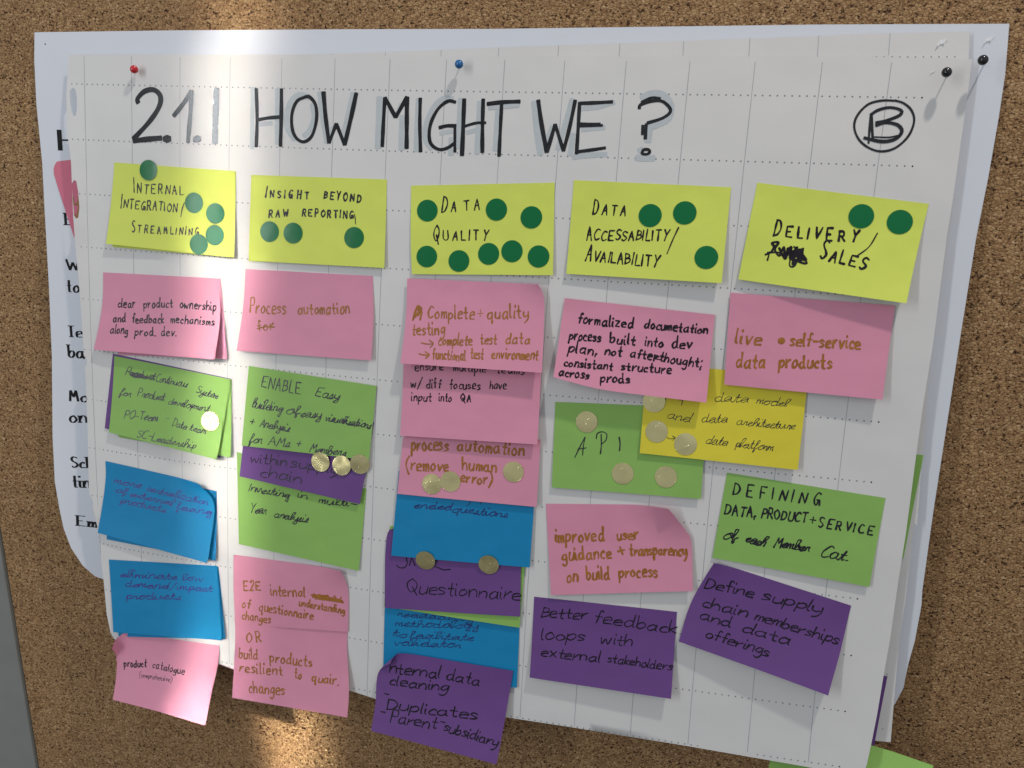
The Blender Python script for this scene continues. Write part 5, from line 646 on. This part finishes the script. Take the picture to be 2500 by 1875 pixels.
# ------------------------------------------------------------------ notes, dots, pins
for i, n in enumerate(NOTES): build_note(n, 100+i)
def disc(name, r, thick, dome, mat, nseg=40):
    """a round sticker in the local xz plane, face towards -y"""
    vs, fs = [(0, -(thick+dome), 0)], []
    rings = [(0.45, thick+dome*0.8), (0.8, thick+dome*0.35), (1.0, thick)]
    for fr, y in rings:
        for k in range(nseg):
            a = 2*math.pi*k/nseg; vs.append((r*fr*math.cos(a), -y, r*fr*math.sin(a)))
    for k in range(nseg): fs.append((0, 1+k, 1+(k+1) % nseg))
    for q in range(len(rings)-1):
        for k in range(nseg):
            a = 1+q*nseg; k2 = (k+1) % nseg
            fs.append((a+k, a+nseg+k, a+nseg+k2, a+k2))
    s = len(vs)
    for y in (thick, 0):
        for k in range(nseg):
            a = 2*math.pi*k/nseg; vs.append((r*math.cos(a), -y, r*math.sin(a)))
    for k in range(nseg): k2 = (k+1) % nseg; fs.append((s+k, s+nseg+k, s+nseg+k2, s+k2))
    fs.append(tuple(range(s+2*nseg-1, s+nseg-1, -1)))
    me = bpy.data.meshes.new(name); me.from_pydata(vs, [], fs); me.update(); me.materials.append(MATS[mat])
    for p in me.polygons: p.use_smooth = len(p.vertices) < 5
    return me
gm = disc('dot_sticker', 0.0093, 0.00012, 0.00012, 'green_sticker'); ym = disc('dot_sticker', 0.0093, 0.00016, 0.00012, 'gold_foil')
rnd = random.Random(11)
def normal_at(x, z, on_d):
    return None
SURFS = []
for n in NOTES:
    if n['on'] == 'front': g, d = note_surface(n); SURFS.append((n, sampler(g, d)))
for kind, x, z, top, label in DOTS:
    o = bpy.data.objects.new('dot_sticker', gm if kind == 'g' else ym); col.objects.link(o)
    r_ = 9.3; ang = np.linspace(0, 2*np.pi, 13)[:-1]; P = np.c_[x+r_*0.95*np.cos(ang), z+r_*0.95*np.sin(ang)]; P = np.vstack([P, (P-[x, z])*0.55+[x, z], [[x, z]]])
    D = front_depth(P[:, 0], P[:, 1])+0.16
    for n, S in SURFS:
        if 'documetation process' in n['label']: continue
        dd, inn = S(P); D = np.where((inn > -0.02) & (dd+LEAF > D), dd+LEAF, D)
    A = np.c_[P-[x, z], np.ones(len(P))]; cf = np.linalg.lstsq(A, D, rcond=None)[0]
    res_ = (D-A@cf).max()
    a_, b_ = cf[0], cf[1]
    yv = Vector((a_, 1, b_)).normalized()       # local +y points into the wall
    yv = Vector((a_, 1, b_)).normalized()
    xv = Vector((1, -a_, 0)).normalized(); zv = xv.cross(yv).normalized(); xv = yv.cross(zv)
    M_ = Matrix((xv, yv, zv)).transposed().to_4x4()
    M_ = M_ @ Matrix.Rotation(rnd.uniform(0, 6.28), 4, 'Y')
    M_.translation = Vector(mm(x, z, cf[2]+res_+0.22)); o.matrix_world = M_
    tag(o, label, 'dot sticker', 'green voting dots' if kind == 'g' else 'gold voting dots')

def ball(name, c, r, mat, parent, squash=1.0):
    bm = bmesh.new(); bmesh.ops.create_uvsphere(bm, u_segments=24, v_segments=16, radius=r)
    me = bpy.data.meshes.new(name); bm.to_mesh(me); bm.free(); me.materials.append(MATS[mat])
    for p in me.polygons: p.use_smooth = True
    o = bpy.data.objects.new(name, me); col.objects.link(o); o.location = c; o.scale = (1, squash, 1)
    o.parent = parent; o.matrix_parent_inverse = Matrix.Translation(-parent.location); return o
def rod_(name, a, b_, r, mat, parent):
    a, b_ = Vector(a), Vector(b_); q = (b_-a).to_track_quat('Z', 'Y'); vs, fs = [], []
    for k, (p, rr) in enumerate(((a, r), (b_, r))):
        for i in range(10):
            v = q @ Vector((rr*math.cos(i*math.pi/5), rr*math.sin(i*math.pi/5), 0)); vs.append(tuple(p+v))
    for i in range(10): fs.append((i, (i+1) % 10, 10+(i+1) % 10, 10+i))
    return link_mesh(name, vs, fs, mat, parent)
for kind, hx, hz, pr_, bx, bz, bd_, label in PINS:
    h = mm(hx, hz, pr_); base_ = mm(bx, bz, bd_)
    p = thing('map_pin', label, 'pin', base_, 'round-headed pins')
    ball('head', h, 0.0036, 'pin_'+kind, p, 0.95)
    rod_('needle', h, mm(bx-(hx-bx)*.8, bz-(hz-bz)*.8, bd_-9), 0.0005, 'needle_steel', p)
# little torn tufts left by earlier pins, and a pin hole
hosts = {'back': back, 'poster': poster, 'front': front}
for x, z, on in TORN:
    ink = Ink(rnd); D0 = SURF[on](x, z)
    size = 1.0 if on != 'front' else 0.5
    ink.add([(x-2.2*size, z-2.0*size), (x-0.6*size, z+0.3*size), (x+2.4*size, z+1.6*size)], 1.5*size, vary=0.4); ink.add([(x-.5, z-.6), (x+1.8*size, z+0.4)], 1.1*size, vary=.4)
    ink.build('torn_fibre', lambda P: D0+1.2*np.abs(P[:, 0]-x)*0.4+P[:, 0]*0, 'torn_fibre', hosts[on], proud=0.2)
dots_mesh('pin_hole', [PINHOLE], 0.75, lambda P: poster_depth(P[:, 0], P[:, 1]), 'print_black', poster)
